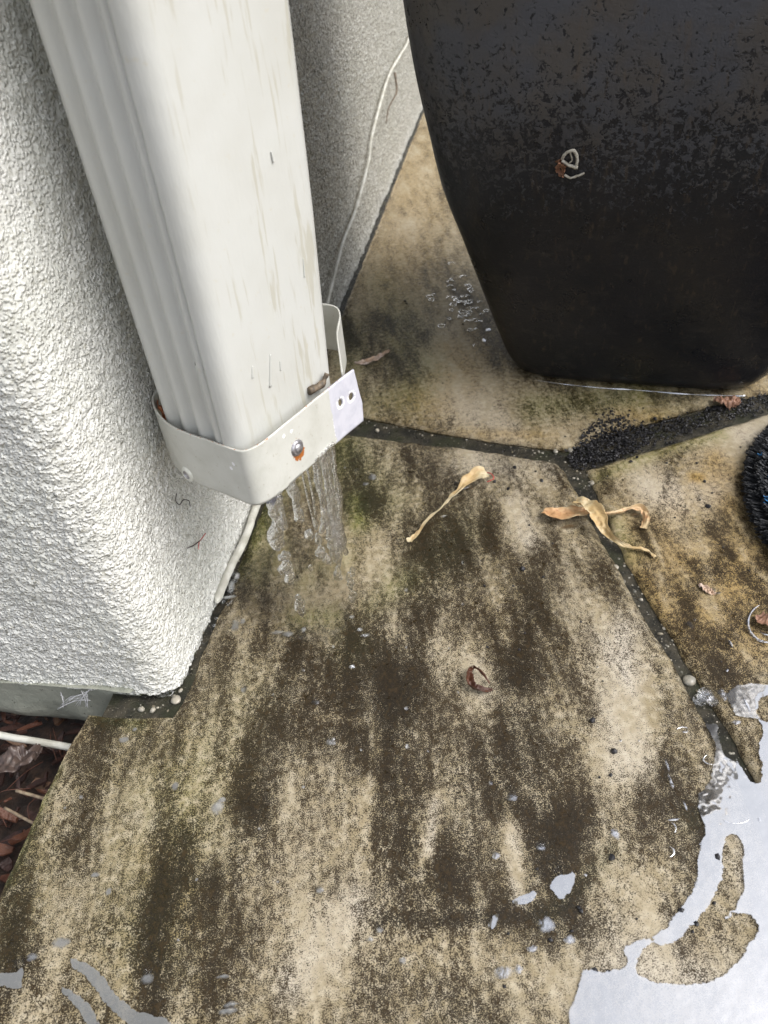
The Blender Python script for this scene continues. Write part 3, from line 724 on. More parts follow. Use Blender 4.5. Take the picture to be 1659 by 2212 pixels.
v, f = tube(catmull([g_(668, 845, ZT+.004), g_(695, 830, ZT+.003), g_(706, 806, ZT+.010)], 14), [.0035]*3+[.003]*6+[.0022]*5, 7, .3, 300)
tag(obj('twig', v, f, TWIG), 'stub of dark debris stuck between downspout and its strap', 'twig')
v, f = tube(catmull([g_(35, 1708, -.04), g_(100, 1727, -.038), g_(165, 1752, -.036)], 20), .0016, 7)
tag(obj('twig', v, f, LTWIG), 'upper of two pale twigs lying in the bark mulch', 'twig')
v, f = tube(catmull([g_(10, 1745, -.045), g_(75, 1780, -.042), g_(140, 1812, -.040)], 20), .0014, 7)
tag(obj('twig', v, f, LTWIG), 'lower of two pale twigs lying in the bark mulch', 'twig')

# ------------------------------------------------------------------ leaves, petals
def ribbon(pts, widths, n=60, m=9, cup=0., twist=None, seed=0, rough=.0004, thick=.0006, curl=0, ragged=0.):
    c = catmull(pts, n); wd = np.interp(np.linspace(0, 1, n), np.linspace(0, 1, len(widths)), widths)
    tw_ = np.zeros(n) if twist is None else np.interp(np.linspace(0, 1, n), np.linspace(0, 1, len(twist)), twist)
    T_ = np.gradient(c, axis=0); T_ /= np.linalg.norm(T_, axis=1)[:, None]; V = []
    for i in range(n):
        s_ = np.cross(T_[i], (0, 0, 1.)); s_ /= np.linalg.norm(s_); u_ = np.cross(s_, T_[i])
        a = tw_[i]; S1 = s_*math.cos(a)+u_*math.sin(a); U1 = -s_*math.sin(a)+u_*math.cos(a)
        for j in range(m):
            t = (j/(m-1)-.5)*2
            ww = wd[i]*(1+ragged*(float(vnoise(np.array(i*.5), np.array(seed*3.+(t > 0)), seed))-.5))
            nz = (float(fbm(np.array(i*.22), np.array(t*2.2+seed), 2, seed))-.5)*rough*6+(float(vnoise(np.array(i*.05), np.array(t*6.+seed), seed+3))-.5)*rough*1.5
            V.append(c[i]+S1*t*ww*.43+U1*(cup*ww*t*t+nz*2.6+.0005*math.sin(t*9+i*.08)))
    return V, grid_faces(n, m)
def leaf_obj(name, parts, mat, label, cat, group=None, thick=.0004):
    mb = MB()
    for v, f in parts: mb.add(v, f)
    zmin = min(p[2] for p in mb.v)
    o = mb.build(name, mat); tag(o, label, cat, group)
    sm = o.modifiers.new('t', 'SOLIDIFY'); sm.thickness = thick; sm.offset = 0
    ss = o.modifiers.new('s', 'SUBSURF'); ss.levels = 1; ss.render_levels = 1
    return o
def petal_mat(name, c1, c2, c3):
    m = NT(name); v = m.noise(300, 4, .6); w_ = m.noise(40, 3)
    c = m.mix(m.step(w_, .38, .62), c1, c2); c = m.mix(m.math('MULTIPLY', m.step(v, .5, .7), .7), c, c3)
    return m.fin(c, .45, m.bump(m.noise(450, 3), .0006, .8), Specular_IOR_Level=.4)
PET1 = petal_mat('dried_petal', (.46, .33, .16), (.54, .47, .31), (.34, .20, .09))
PET2 = petal_mat('dried_petal_orange', (.50, .30, .15), (.56, .43, .25), (.34, .15, .075))
PET3 = petal_mat('pale_petal', (.70, .66, .46), (.62, .60, .40), (.62, .45, .28))
sp = [g_(1052, 1022, .009), g_(1032, 1030, .008), g_(1008, 1045, .008), g_(985, 1068, .006), g_(958, 1092, .005), g_(930, 1118, .004), g_(905, 1148, .003), g_(893, 1163, .003), g_(884, 1172, .003)]
leaf_obj('petal', [ribbon(sp, [.021, .025, .019, .013, .010, .009, .007, .006, .010], cup=.22, twist=[.1, .05, -.1, -.7, -.9, -.5, -.3, 0, 0], seed=2, ragged=.25)], PET1, 'single long dried yellow petal lying on the large stained slab', 'petal', 'fallen dried lily petals')
sp = [g_(1173, 1104, .006), g_(1195, 1112, .007), g_(1225, 1112, .008), g_(1250, 1108, .008), g_(1275, 1106, .008), g_(1305, 1108, .009), g_(1335, 1108, .008), g_(1362, 1098, .007), g_(1388, 1100, .006), g_(1397, 1120, .005), g_(1390, 1142, .003)]
leaf_obj('petal', [ribbon(sp, [.012, .025, .028, .024, .016, .009, .008, .009, .009, .010, .011], n=80, cup=.16, twist=[0, .1, .1, .2, .5, .8, .4, .2, -.3, -.6, -.2], seed=5, ragged=.3)], PET2, 'dried orange petal with a hooked pale tail, under the other petal across the joint', 'petal', 'fallen dried lily petals')
sp = [g_(1240, 1083, .014), g_(1262, 1090, .017), g_(1283, 1103, .017), g_(1298, 1125, .015), g_(1308, 1145, .010), g_(1325, 1162, .007), g_(1348, 1178, .005), g_(1375, 1186, .004), g_(1400, 1190, .004), g_(1414, 1203, .003)]
leaf_obj('petal', [ribbon(sp, [.014, .022, .022, .018, .012, .008, .006, .005, .005, .007], n=80, cup=.2, twist=[0, .2, -.1, -.3, -.7, -.9, -.5, .4, .2, .5], seed=8, ragged=.3)], PET1, 'dried yellow petal lying on top, with a thin tail running down right over the joint', 'petal', 'fallen dried lily petals')
BROWN = petal_mat('wet_brown_leaf', (.05, .018, .009), (.09, .035, .017), (.03, .011, .006))
PINK = petal_mat('pinkish_leaf', (.26, .14, .09), (.18, .10, .065), (.10, .05, .035))
GLOSSLEAF = petal_mat('pale_wet_sliver', (.46, .33, .24), (.55, .45, .40), (.36, .22, .13))
sp = [g_(1022, 1440, .004), g_(1012, 1452, .006), g_(1010, 1468, .006), g_(1022, 1484, .006), g_(1042, 1492, .004), g_(1064, 1490, .002)]
leaf_obj('leaf', [ribbon(sp, [.004, .009, .010, .009, .008, .003], cup=.4, twist=[.9, .8, .6, .3, .2, 0], seed=3), ribbon([g_(1022, 1440, .004), g_(1040, 1450, .007), g_(1058, 1476, .004)], [.002, .003, .002], n=20, m=4)], BROWN, 'small curled wet brown leaf in the middle of the large slab', 'leaf', 'fallen leaves on the patio')
sp = [g_(766, 784, .002), g_(790, 782, .003), g_(815, 773, .003), g_(842, 757, .002)]
leaf_obj('leaf', [ribbon(sp, [.004, .013, .014, .003], cup=.15, seed=4)], GLOSSLEAF, 'narrow pale pinkish leaf beside the free end of the strap', 'leaf', 'fallen leaves on the patio')
sp = [g_(1546, 858, .006), g_(1562, 860, .010), g_(1585, 862, .010), g_(1598, 872, .005)]
leaf_obj('leaf', [ribbon(sp, [.010, .022, .026, .012], cup=-.3, seed=26, rough=.0007, ragged=.8, twist=[.3, .1, -.3, -.6])], PINK, 'crumpled brown leaf at the foot of the planter', 'leaf', 'fallen leaves on the patio')
sp = [g_(1510, 1262, .002), g_(1522, 1270, .002), g_(1534, 1278, .002), g_(1546, 1283, .001)]
leaf_obj('leaf', [ribbon(sp, [.003, .008, .008, .003], cup=.1, seed=7)], GLOSSLEAF, 'tiny tan leaf scrap on the rust blotched slab', 'leaf', 'fallen leaves on the patio')
sp = [g_(1640, 1330, .003), g_(1655, 1338, .005), g_(1675, 1342, .005), g_(1695, 1345, .003)]
leaf_obj('leaf', [ribbon(sp, [.012, .026, .030, .010], cup=.15, seed=9, ragged=.3)], PINK, 'salmon pink leaf in a ring of water below the mat', 'leaf', 'fallen leaves on the patio')
sp = [g_(338, 872, ZT-.012), g_(348, 885, ZT-.006), g_(357, 905, ZT-.010)]
leaf_obj('leaf', [ribbon(sp, [.006, .012, .008], n=20, cup=.3, seed=10, twist=[1, .8, .6])], simple('rust_leaf', (.30, .09, .03), (.42, .16, .07), 200), 'scrap of rust red leaf caught inside the strap on the wall side', 'leaf')
sp = [g_(-25, 1655, -.04), g_(10, 1650, -.030), g_(45, 1635, -.028), g_(75, 1625, -.035), g_(90, 1618, -.038)]
leaf_obj('leaf', [ribbon(sp, [.02, .034, .03, .014, .004], cup=.1, seed=12, rough=.001)], simple('grey_brown_leaf', (.05, .034, .03), (.085, .06, .05), 100, .4), 'large dull grey brown leaf lying on bark mulch', 'leaf')
# stuck scrap on the planter
def on_pot(x, y, lift=.0015):
    """point on the planter's front seen at that photo point"""
    d = ray(x, y); d = d/np.linalg.norm(d); best = None
    ts = np.linspace(.6, 1.6, 1500); q = CAMP+ts[:, None]*d
    zz_ = np.array([a for a, _ in pr_[:70]]); ww = np.array([b_ for _, b_ in pr_[:70]])
    rel_ = q[:, :2]-pc; a_ = np.abs(rel_@ex); b_ = np.abs(rel_@ey)
    w_ = np.interp(q[:, 2], zz_, ww); e_ = (a_**6.5+b_**6.5)**(1/6.5)
    i = int(np.argmax(e_ < w_)); return tuple(q[i]-d*lift)
WISP = simple('dry_wisp', (.24, .22, .18), (.40, .38, .33), 200, .6); RBR = simple('scrap_brown', (.16, .07, .04), (.24, .12, .07), 200, .6)
so_ = empty('dried_scrap', on_pot(1225, 360)); tag(so_, 'dried flower scrap with looped stem stuck on the planter front', 'debris')
for nm, pts, r_, mt in (('stem', [(1213, 345), (1222, 332), (1238, 325), (1246, 335), (1247, 352), (1240, 364)], .0016, WISP), ('stem', [(1213, 348), (1232, 358), (1248, 362)], .0018, WISP), ('stem', [(1219, 378), (1232, 384), (1248, 380), (1262, 374)], .0012, WISP), ('stem', [(1232, 330), (1236, 345), (1230, 352)], .0008, WISP)):
    v, f = tube(catmull([on_pot(*p, .003) for p in pts], 30), r_, 7, .3, 400); obj(nm, rel(v, so_), f, mt, so_)
v, f = ribbon([on_pot(1206, 345, .004), on_pot(1210, 358, .006), on_pot(1214, 372, .004), on_pot(1216, 381, .003)], [.008, .012, .010, .006], n=24, m=6, seed=15, rough=.001, ragged=.8); obj('dried_petal', rel(v, so_), f, RBR, so_)

# threads
RED = simple('red_thread', (.35, .03, .03), (.45, .06, .05), 300); BLK = simple('black_hair', (.03, .025, .025), (.06, .05, .05), 300)
def on_wall(x, y, off=.006):
    d = ray(x, y); t = ((CORN+MN*off-CAMP[:2])@MN)/(d[:2]@MN); return tuple(CAMP+t*d)
for nm, pts, r_, mt, lab in (('thread', [(444, 1152), (436, 1163), (430, 1172), (429, 1187)], .0005, RED, 'short red thread stuck to the stucco below the downspout'),
    ('fibre', [(405, 1184), (418, 1178), (432, 1168)], .0006, BLK, 'short black fibre crossing the red thread on the stucco'),
    ('hair', [(381, 1066), (380, 1082), (388, 1090), (396, 1080), (408, 1082), (411, 1094)], .0005, BLK, 'curly black hair stuck to the stucco under the strap')):
    v, f = tube(catmull([on_wall(*p) for p in pts], 30), r_, 6); tag(obj(nm, v, f, mt), lab, nm)
v, f = tube(catmull([g_(1050, 1020, .004), g_(1062, 1024, .006), g_(1066, 1034, .005), g_(1052, 1041, .003)], 24), .0006, 6)
tag(obj('thread', v, f, RED), 'red thread looped at the wide end of the single petal', 'thread')
v, f = tube(catmull([g_(1659-5, 878, .002), (g_(1648, 885, .004)), g_(1662, 900, .002)], 14), .0006, 6)
v, f = tube(catmull([g_(1475+10, 885, .003), g_(1482, 893, .004), g_(1492, 906, .003), g_(1505, 912, .002)], 20), .0007, 6)
# cobweb at the foundation
WEB = simple('cobweb', (.75, .75, .78), (.6, .6, .62), 300, .5); mb = MB()
web = [[(135, 1525), (150, 1507), (175, 1500), (195, 1490)], [(165, 1525), (176, 1506), (190, 1494)], [(185, 1497), (187, 1515), (184, 1528)], [(130, 1498), (138, 1512), (136, 1527)], [(150, 1512), (160, 1510), (175, 1503)], [(178, 1494), (186, 1505), (192, 1527)], [(128, 1530), (160, 1515), (190, 1512)]]
def on_end(x, y, off=.004):
    d = ray(x, y); t = ((CORN-MD*off-CAMP[:2])@MD)/(d[:2]@MD); return tuple(CAMP+t*d)
for L in web:
    for q in range(3):
        v, f = tube(catmull([tuple(np.array(on_end(*p))+rng.normal(0, .0012, 3)) for p in L], 12), .00022, 4); mb.add(v, f)
tag(mb.build('cobweb', WEB), 'wispy white cobweb on the grey foundation by the corner', 'cobweb')

# ------------------------------------------------------------------ bristle mat
mc = np.array([.6389, .5644]); MR = .243
MATB = simple('black_fibre', (.006, .007, .009), (.022, .024, .028), 400, .5, .001, 700); MATU = simple('blue_fibre', (.01, .10, .27), (.03, .19, .42), 300, .45)
me_ = empty('bristle_mat', (mc[0], mc[1], 0)); tag(me_, 'round black doormat of knobbly tufts flecked with blue', 'doormat')
mb = MB(); mbu = MB()
vb = []; 
for r_, z in ((MR-.012, .001), (MR-.010, .010), (MR-.03, .018), (.1, .020), (.001, .020)):
    for k in range(60): a = 2*math.pi*k/60; vb.append((mc[0]+r_*math.cos(a), mc[1]+r_*math.sin(a), z))
obj('backing', rel(vb, me_), [(j*60+k, j*60+(k+1) % 60, (j+1)*60+(k+1) % 60, (j+1)*60+k) for j in range(4) for k in range(60)], MATB, me_)
def tuft(p, d, L, r, n=16):
    vs = []; fs_ = []
    d = np.array(d)/np.linalg.norm(d); s_ = np.cross(d, (0, 0, 1.)); s_ /= np.linalg.norm(s_)+1e-9; u_ = np.cross(s_, d)
    for q in range(n):
        a = rng.uniform(0, 6.28); rr = r*math.sqrt(rng.uniform(0, 1)); o = s_*math.cos(a)*rr+u_*math.sin(a)*rr
        dd = d+o/r*.04+rng.normal(0, .05, 3); e = p+o+dd*L*rng.uniform(.82, 1.02); w_ = r*.26
        t1 = rng.normal(0, 1, 3); t1 -= t1@d*d; t1 /= np.linalg.norm(t1); t2 = np.cross(d, t1); b_ = len(vs)
        for P0, k in ((p+o, 1), (e, .75)):
            for an in range(4): vs.append(P0+(t1*math.cos(an*1.57)+t2*math.sin(an*1.57))*w_*k)
        vs.append(e+dd*w_)
        for an in range(4): fs_.append((b_+an, b_+(an+1) % 4, b_+4+(an+1) % 4, b_+4+an)); fs_.append((b_+4+an, b_+4+(an+1) % 4, b_+8))
    return vs, fs_
ring = 0; rr = MR
while rr > .03:
    ntf = int(2*math.pi*rr/.0165)
    for k in range(ntf):
        a = 2*math.pi*(k+.5*(ring % 2))/ntf
        if not (-math.pi*1.05 < a-2*math.pi < .0 or math.pi*.45 < a < math.pi*1.6): 
            if rr < MR-.03: continue
        el = .25 if ring == 0 else (.65 if ring == 1 else 1.15)
        pz = .007 if ring == 0 else .014
        rb = rr-.018*math.cos(el)
        p = np.array([mc[0]+rb*math.cos(a), mc[1]+rb*math.sin(a), pz])
        d = (math.cos(a)*math.cos(el)+rng.normal(0, .05), math.sin(a)*math.cos(el)+rng.normal(0, .05), math.sin(el))
        v, f = tuft(p, d, .018 if ring else .018, .0062, 30)
        cl = float(vnoise(np.array(math.cos(a)*rr*75), np.array(math.sin(a)*rr*55), 77))
        mb.add(v, f)
        if ring > 0 and (k*3+ring*2) % 5 == 0:
            v, f = tuft(p+np.array([0, 0, .002]), d, .0185, .0028, 9); mbu.add(v, f)
    rr -= .0115; ring += 1
tag(obj('tufts', rel(mb.v, me_), mb.f, MATB, me_, False), kind='stuff')
tag(obj('blue_tufts', rel(mbu.v, me_), mbu.f, MATU, me_, False), 'bright blue tuft tips scattered among the black ones', kind='stuff')

# ------------------------------------------------------------------ stones, grit, mulch
def pebble(mb, p, r, flat=.6, ang=False):
    bm = bmesh.new(); bmesh.ops.create_icosphere(bm, subdivisions=1 if ang else 2, radius=1)
    k = rng.uniform(.7, 1.3, 3); a = rng.uniform(0, 6.28); sd_ = rng.integers(1000)
    vs = []
    for v in bm.verts:
        c = np.array(v.co)*k*r*np.array([1, 1, flat]); c = c*(1+(.5 if ang else .2)*(rng.random()-.5))
        vs.append((p[0]+c[0]*math.cos(a)-c[1]*math.sin(a), p[1]+c[0]*math.sin(a)+c[1]*math.cos(a), p[2]+c[2]))
    mb.add(vs, [[q.index for q in f.verts] for f in bm.faces]); bm.free()
PEBL = simple('pale_pebble', (.34, .31, .25), (.20, .19, .16), 160, .3); PEBG = simple('grey_pebble', (.10, .10, .085), (.19, .16, .11), 130, .3)
mbs = [MB(), MB()]
jl = [[(790, 915), (900, 937), (1000, 952), (1110, 968), (1200, 982)], [(1225, 1000), (1262, 1040), (1290, 1110), (1335, 1195), (1385, 1290), (1430, 1370), (1480, 1450), (1530, 1540), (1600, 1660), (1659, 1790)], [(545, 1150), (500, 1230), (460, 1310), (425, 1400), (400, 1460), (380, 1500), (350, 1530), (260, 1522)]]
for L, n, wj in zip(jl, (80, 90, 45), (17, 15, 12)):
    c = catmull([(*p, 0) for p in L], 300)
    for _ in range(n):
        q = c[rng.integers(300)][:2]+rng.normal(0, wj*.55, 2); g = G(q[0], q[1], -.005)
        pebble(mbs[int(rng.random() > .62)], g+np.array([0, 0, -.0002]), rng.choice([.0008, .0012, .0017, .0024], p=[.5, .3, .15, .05]), .5)
for x, y, r_ in ((1318, 919+0, 0), (1325, 925, 0)): pass
for x, y, r_ in ((1323, 1918, 0),): pass
for x, y, r_ in ((380, 1512, .0045), (330, 1534, .003), (305, 1532, .003), (1281, 1043, .0045), (1418, 1408, .003), (1489, 1470, .005), (815, 930, .004), (858, 908, .0), (1200, 975, .004), (1232, 973, .004), (1330, 1225, .003)):
    if r_: pebble(mbs[0], G(x, y, -.004), r_, .6)
tag(mbs[0].build('joint_pebbles', PEBL), 'pale little pebbles set in the mortar joints', kind='stuff')
tag(mbs[1].build('grey_joint_pebbles', PEBG), 'grey little pebbles set in the mortar joints', kind='stuff')
GRIT = simple('black_gravel', (.006, .006, .007), (.022, .021, .024), 200, .38, .0004, 600, Specular_IOR_Level=.35)
mb = MB()
pile = [(1222, 985), (1245, 962), (1262, 935), (1290, 908), (1325, 892), (1352, 905), (1372, 925), (1420, 910), (1480, 896), (1530, 880), (1600, 858), (1700, 835), (1700, 872), (1600, 896), (1500, 925), (1400, 962), (1300, 1000), (1262, 1012), (1240, 1005)]
pw = np.array([G(*p)[:2] for p in pile]); x0, y0 = pw.min(0); x1, y1 = pw.max(0); cnt = 0
while cnt < 3000:
    q = np.array([rng.uniform(x0, x1), rng.uniform(y0, y1)])
    if not inpoly(q[:1], q[1:], pw)[0]:
        d = segdist(q[:1], q[1:], pw, True)[0]
        if rng.random() > .35*math.exp(-d/.006): continue
    cnt += 1; pq = P([q[0], q[1], 0])[0]
    if pq[0] > 1390 and rng.random() < .6: continue
    hgt_ = .0025 if pq[0] > 1250 and pq[0] < 1390 else -.003
    pebble(mb, (q[0], q[1], rng.uniform(-.004, hgt_)+.001), rng.uniform(.0008, .0020), .7, True)
for _ in range(75):
    t = rng.random(); q = np.array([1180+rng.normal(0, 60), 985+rng.normal(0, 18)]) if t < .25 else np.array([rng.uniform(950, 1659), rng.uniform(760, 1250)]) if t < .6 else np.array([rng.uniform(1000, 1560), rng.uniform(1000, 2150)])
    pebble(mb, G(q[0], q[1], .001), rng.uniform(.0007, .0016), .6, True)
for x, y, r_ in ((1112, 1010, .003), (1068, 1040, .0025), (1098, 1055, .003), (1170, 1038, .003), (985, 1043, .0022), (1129, 1228, .0035), (1280, 1556, .003), (1326, 1622, .003), (1415, 905, .003), (1550, 1851, .003), (1543, 1951, .002), (1472, 1966, .0025), (1505, 1995, .0025), (1322, 1852, .0025), (1256, 1968, .002), (1285, 2095, .002), (1000, 700, .002), (876, 768, 0), (1440, 1000, .002), (875, 650, .003), (878, 655, .002), (1490, 930, .003), (1160, 1235, 0), (1522, 1040, .0025), (1530, 1093, .003), (1505, 1000, .002)):
    if r_: pebble(mb, G(x, y, r_*.4), r_, .6, True)
tag(mb.build('black_gravel', GRIT, smooth=False), 'black grit heaped over the joint and scattered on slabs', kind='stuff')
# bark mulch
def bark_mat(name, a, b_): return simple(name, a, b_, 70, .55, .002, 180)
barks = [bark_mat('bark_dark', (.020, .009, .007), (.050, .021, .015)), bark_mat('bark_red', (.075, .026, .015), (.12, .048, .027)), bark_mat('bark_tan', (.15, .085, .048), (.085, .042, .024))]
mbk = [MB(), MB(), MB()]
for _ in range(1900):
    x = rng.uniform(-.85, -.24); y = rng.uniform(.02, .62)
    if x > -.27-(.52-y)*.1 and y < .43: pass
    L = rng.uniform(.006, .034); W = L*rng.uniform(.2, .5); t = rng.uniform(.001, .003); a = rng.uniform(0, 6.28); ti = rng.normal(0, .3); z = -.100+rng.uniform(0, .024)
    nb_ = 5; vs = []
    for i in range(nb_):
        u = i/(nb_-1)-.5; ww = W*(1-.5*abs(u*2)**2)*rng.uniform(.75, 1.1); bend = -abs(u)*L*.2*rng.random()
        for sx, sz in ((-1, 0), (1, 0), (.9, t), (-.9, t)):
            px_, py_, pz_ = u*L, sx*ww/2, sz+bend+u*L*ti
            vs.append((x+px_*math.cos(a)-py_*math.sin(a), y+px_*math.sin(a)+py_*math.cos(a), z+pz_+rng.normal(0, .0004)))
    fs = [(0, 1, 2, 3)[::-1], tuple(range(4*(nb_-1), 4*nb_))]
    for i in range(nb_-1):
        for k in range(4): fs.append((i*4+k, i*4+(k+1) % 4, i*4+4+(k+1) % 4, i*4+4+k))
    mbk[rng.choice(3, p=[.62, .26, .12])].add(vs, fs)
for m_, nm in zip(range(3), ('bark_mulch', 'reddish_bark_mulch', 'tan_bark_mulch')):
    tag(mbk[m_].build(nm, barks[m_], smooth=False), kind='stuff')
mb = MB()
for _ in range(160):
    x = rng.uniform(-.6, -.25); y = rng.uniform(.1, .52); a = rng.uniform(0, 6.28); L = rng.uniform(.01, .05); z = -.072
    v, f = tube(catmull([(x, y, z), (x+math.cos(a)*L/2+rng.normal(0, .003), y+math.sin(a)*L/2, z+.004), (x+math.cos(a)*L, y+math.sin(a)*L, z-.003)], 7), .0005, 4); mb.add(v, f)
tag(mb.build('root_fibres', barks[1]), 'fine fibres in the bark mulch', kind='stuff')

# ------------------------------------------------------------------ water on the ground
def flat_water(name, outer, holes, mat, z=.0016, step=.004, sm=2, feather=.004, jit=.0012):
    o = smooth_poly([G(*p)[:2] for p in outer], sm); o = densify(o, .003, jit); hs_ = [densify(smooth_poly([G(*p)[:2] for p in h], sm), .003, jit) for h in holes]
    v, f = tri_region(o, hs_, step)
    d = segdist(v[:, 0], v[:, 1], o, True)
    for h in hs_: d = np.minimum(d, segdist(v[:, 0], v[:, 1], h, True))
    e = np.clip(d/feather, 0, 1)
    V = [(*p, z) for p in v]
    return V, f, e
def pud(name, outer, holes=(), lab=None, z=.0016, feather=.0065):
    V, f, e = flat_water(name, outer, holes, PUDDLE, z, feather=feather)
    o = obj(name, V, f, PUDDLE, attr={'edge': np.stack([e, e, e], 1)}); tag(o, lab, kind='structure'); return o
big = [(1500, 1490), (1490, 1540), (1530, 1590), (1540, 1620), (1530, 1660), (1520, 1700), (1500, 1712), (1502, 1760), (1518, 1790), (1500, 1830), (1500, 1900), (1480, 1930), (1450, 1980), (1400, 2025), (1345, 2035), (1335, 2060), (1355, 2085), (1300, 2090), (1250, 2085), (1240, 2130), (1225, 2170), (1210, 2260), (1750, 2300), (1800, 1700), (1720, 1480), (1600, 1470), (1570, 1490), (1545, 1505)]
spear = [(1585, 1805), (1598, 1830), (1594, 1865), (1596, 1895), (1600, 1915), (1585, 1945), (1558, 1975), (1535, 1995), (1560, 2000), (1590, 1982), (1620, 1985), (1628, 2010), (1610, 2040), (1575, 2080), (1545, 2110), (1500, 2120), (1450, 2118), (1400, 2110), (1375, 2095), (1390, 2070), (1410, 2040), (1430, 2055), (1470, 2040), (1500, 2010), (1520, 1985), (1548, 1950), (1560, 1915), (1572, 1890), (1564, 1860), (1570, 1830)]
gap = [(1500, 1500), (1540, 1490), (1566, 1510), (1585, 1560), (1630, 1555), (1640, 1570), (1630, 1610), (1640, 1680), (1625, 1690), (1600, 1640), (1570, 1640), (1560, 1600), (1555, 1560), (1515, 1560)]
dark_blob = [(1645, 1515), (1670, 1505), (1690, 1530), (1670, 1560), (1640, 1550)]
pud('puddle', big, [spear, gap, dark_blob], 'big bright puddle spreading over the right slabs')
pud('puddle', [(240, 1494), (280, 1492), (330, 1500), (360, 1488), (376, 1478), (382, 1470), (384, 1480), (378, 1494), (386, 1508), (372, 1506), (340, 1512), (320, 1515), (290, 1506), (250, 1505)], (), 'narrow puddle at the foot of the wall corner', z=-.001)
pud('puddle', [(-60, 2100), (30, 2100), (48, 2085), (58, 2095), (55, 2120), (50, 2145), (0, 2140), (-60, 2145)], (), 'small puddle at the left edge of the slab', feather=.003)
pud('puddle', [(150, 2068), (185, 2072), (215, 2095), (240, 2130), (270, 2160), (300, 2185), (380, 2195), (400, 2260), (300, 2240), (240, 2190), (210, 2150), (185, 2115), (150, 2095), (142, 2080)], (), 'long curved puddle along the near left of the slab', feather=.003)
pud('puddle', [(125, 2125), (145, 2128), (180, 2150), (205, 2175), (235, 2240), (200, 2250), (165, 2180), (130, 2150)], (), 'short curved puddle beside the long curved one', feather=.003)
pud('puddle', [(1185, 1910), (1205, 1885), (1222, 1890), (1245, 1875), (1248, 1900), (1238, 1930), (1222, 1945), (1200, 1950), (1195, 1930), (1175, 1920)], (), 'ragged bright puddle on the dark stain of the slab', feather=.003)
pud('puddle', [(1078, 1942), (1110, 1938), (1150, 1920), (1165, 1925), (1160, 1950), (1130, 1965), (1100, 1958), (1080, 1955)], (), 'thin puddle to the left of the ragged one', feather=.003)
pud('puddle', [(1050, 1990), (1075, 1965), (1090, 1975), (1080, 2000), (1060, 2020), (1040, 2030), (1048, 2010)], (), 'faint sliver of water below the thin puddle', feather=.003)
# meniscus round the foot of the planter
mb = MB()
wl_ = [(*(pc-ey*(.1735+(.003*math.cos(t*2.2)-.004*abs(t)**5+.003*(float(vnoise(np.array(t*5+9.), np.array(.3), 6))-.5)))+ex*t*.158), .0016) for t in np.linspace(-.80, .93, 24)]
v, f = tube(catmull(wl_, 90), np.clip(.0040*(fbm(np.arange(90)*.16, np.zeros(90), 2, 4)-.28), .0003, .0022), 8)
mb.add(v, f)
o = obj('planter_water_line', mb.v, mb.f, FLECK, attr={'edge': np.ones((len(mb.v), 3))}); tag(o, kind='structure')
# small splashes, drop rings and flecks of shine
mv, mf, mev = [], [], []
def addflat(V, f, e):
    b = len(mv); mv.extend(V); mf.extend([tuple(int(i)+b for i in q) for q in f]); mev.extend(e)
def fleck(x, y, rx, ry=None, z=.0019, jag=.2, sc_=1.):
    ry = ry or rx; g = G(x, y, z); n = 18; kx = np.linalg.norm(G(x+rx, y, z)-g); ky = np.linalg.norm((G(x, y+ry, z)-G(x, y-ry, z)))/2; b = len(mv)
    mv.append((g[0], g[1], z+.0004)); mev.append(1.); s0 = rng.integers(999)
    for k in range(n):
        a = 2*math.pi*k/n; q = 1+jag*2*(float(vnoise(np.array(a*1.6), np.array(s0*1.), 3))-.5)
        mv.append((g[0]+kx*q*math.cos(a), g[1]+ky*q*math.sin(a), z)); mev.append(.25*sc_)
    for k in range(n): mf.append((b, b+1+k, b+1+(k+1) % n))
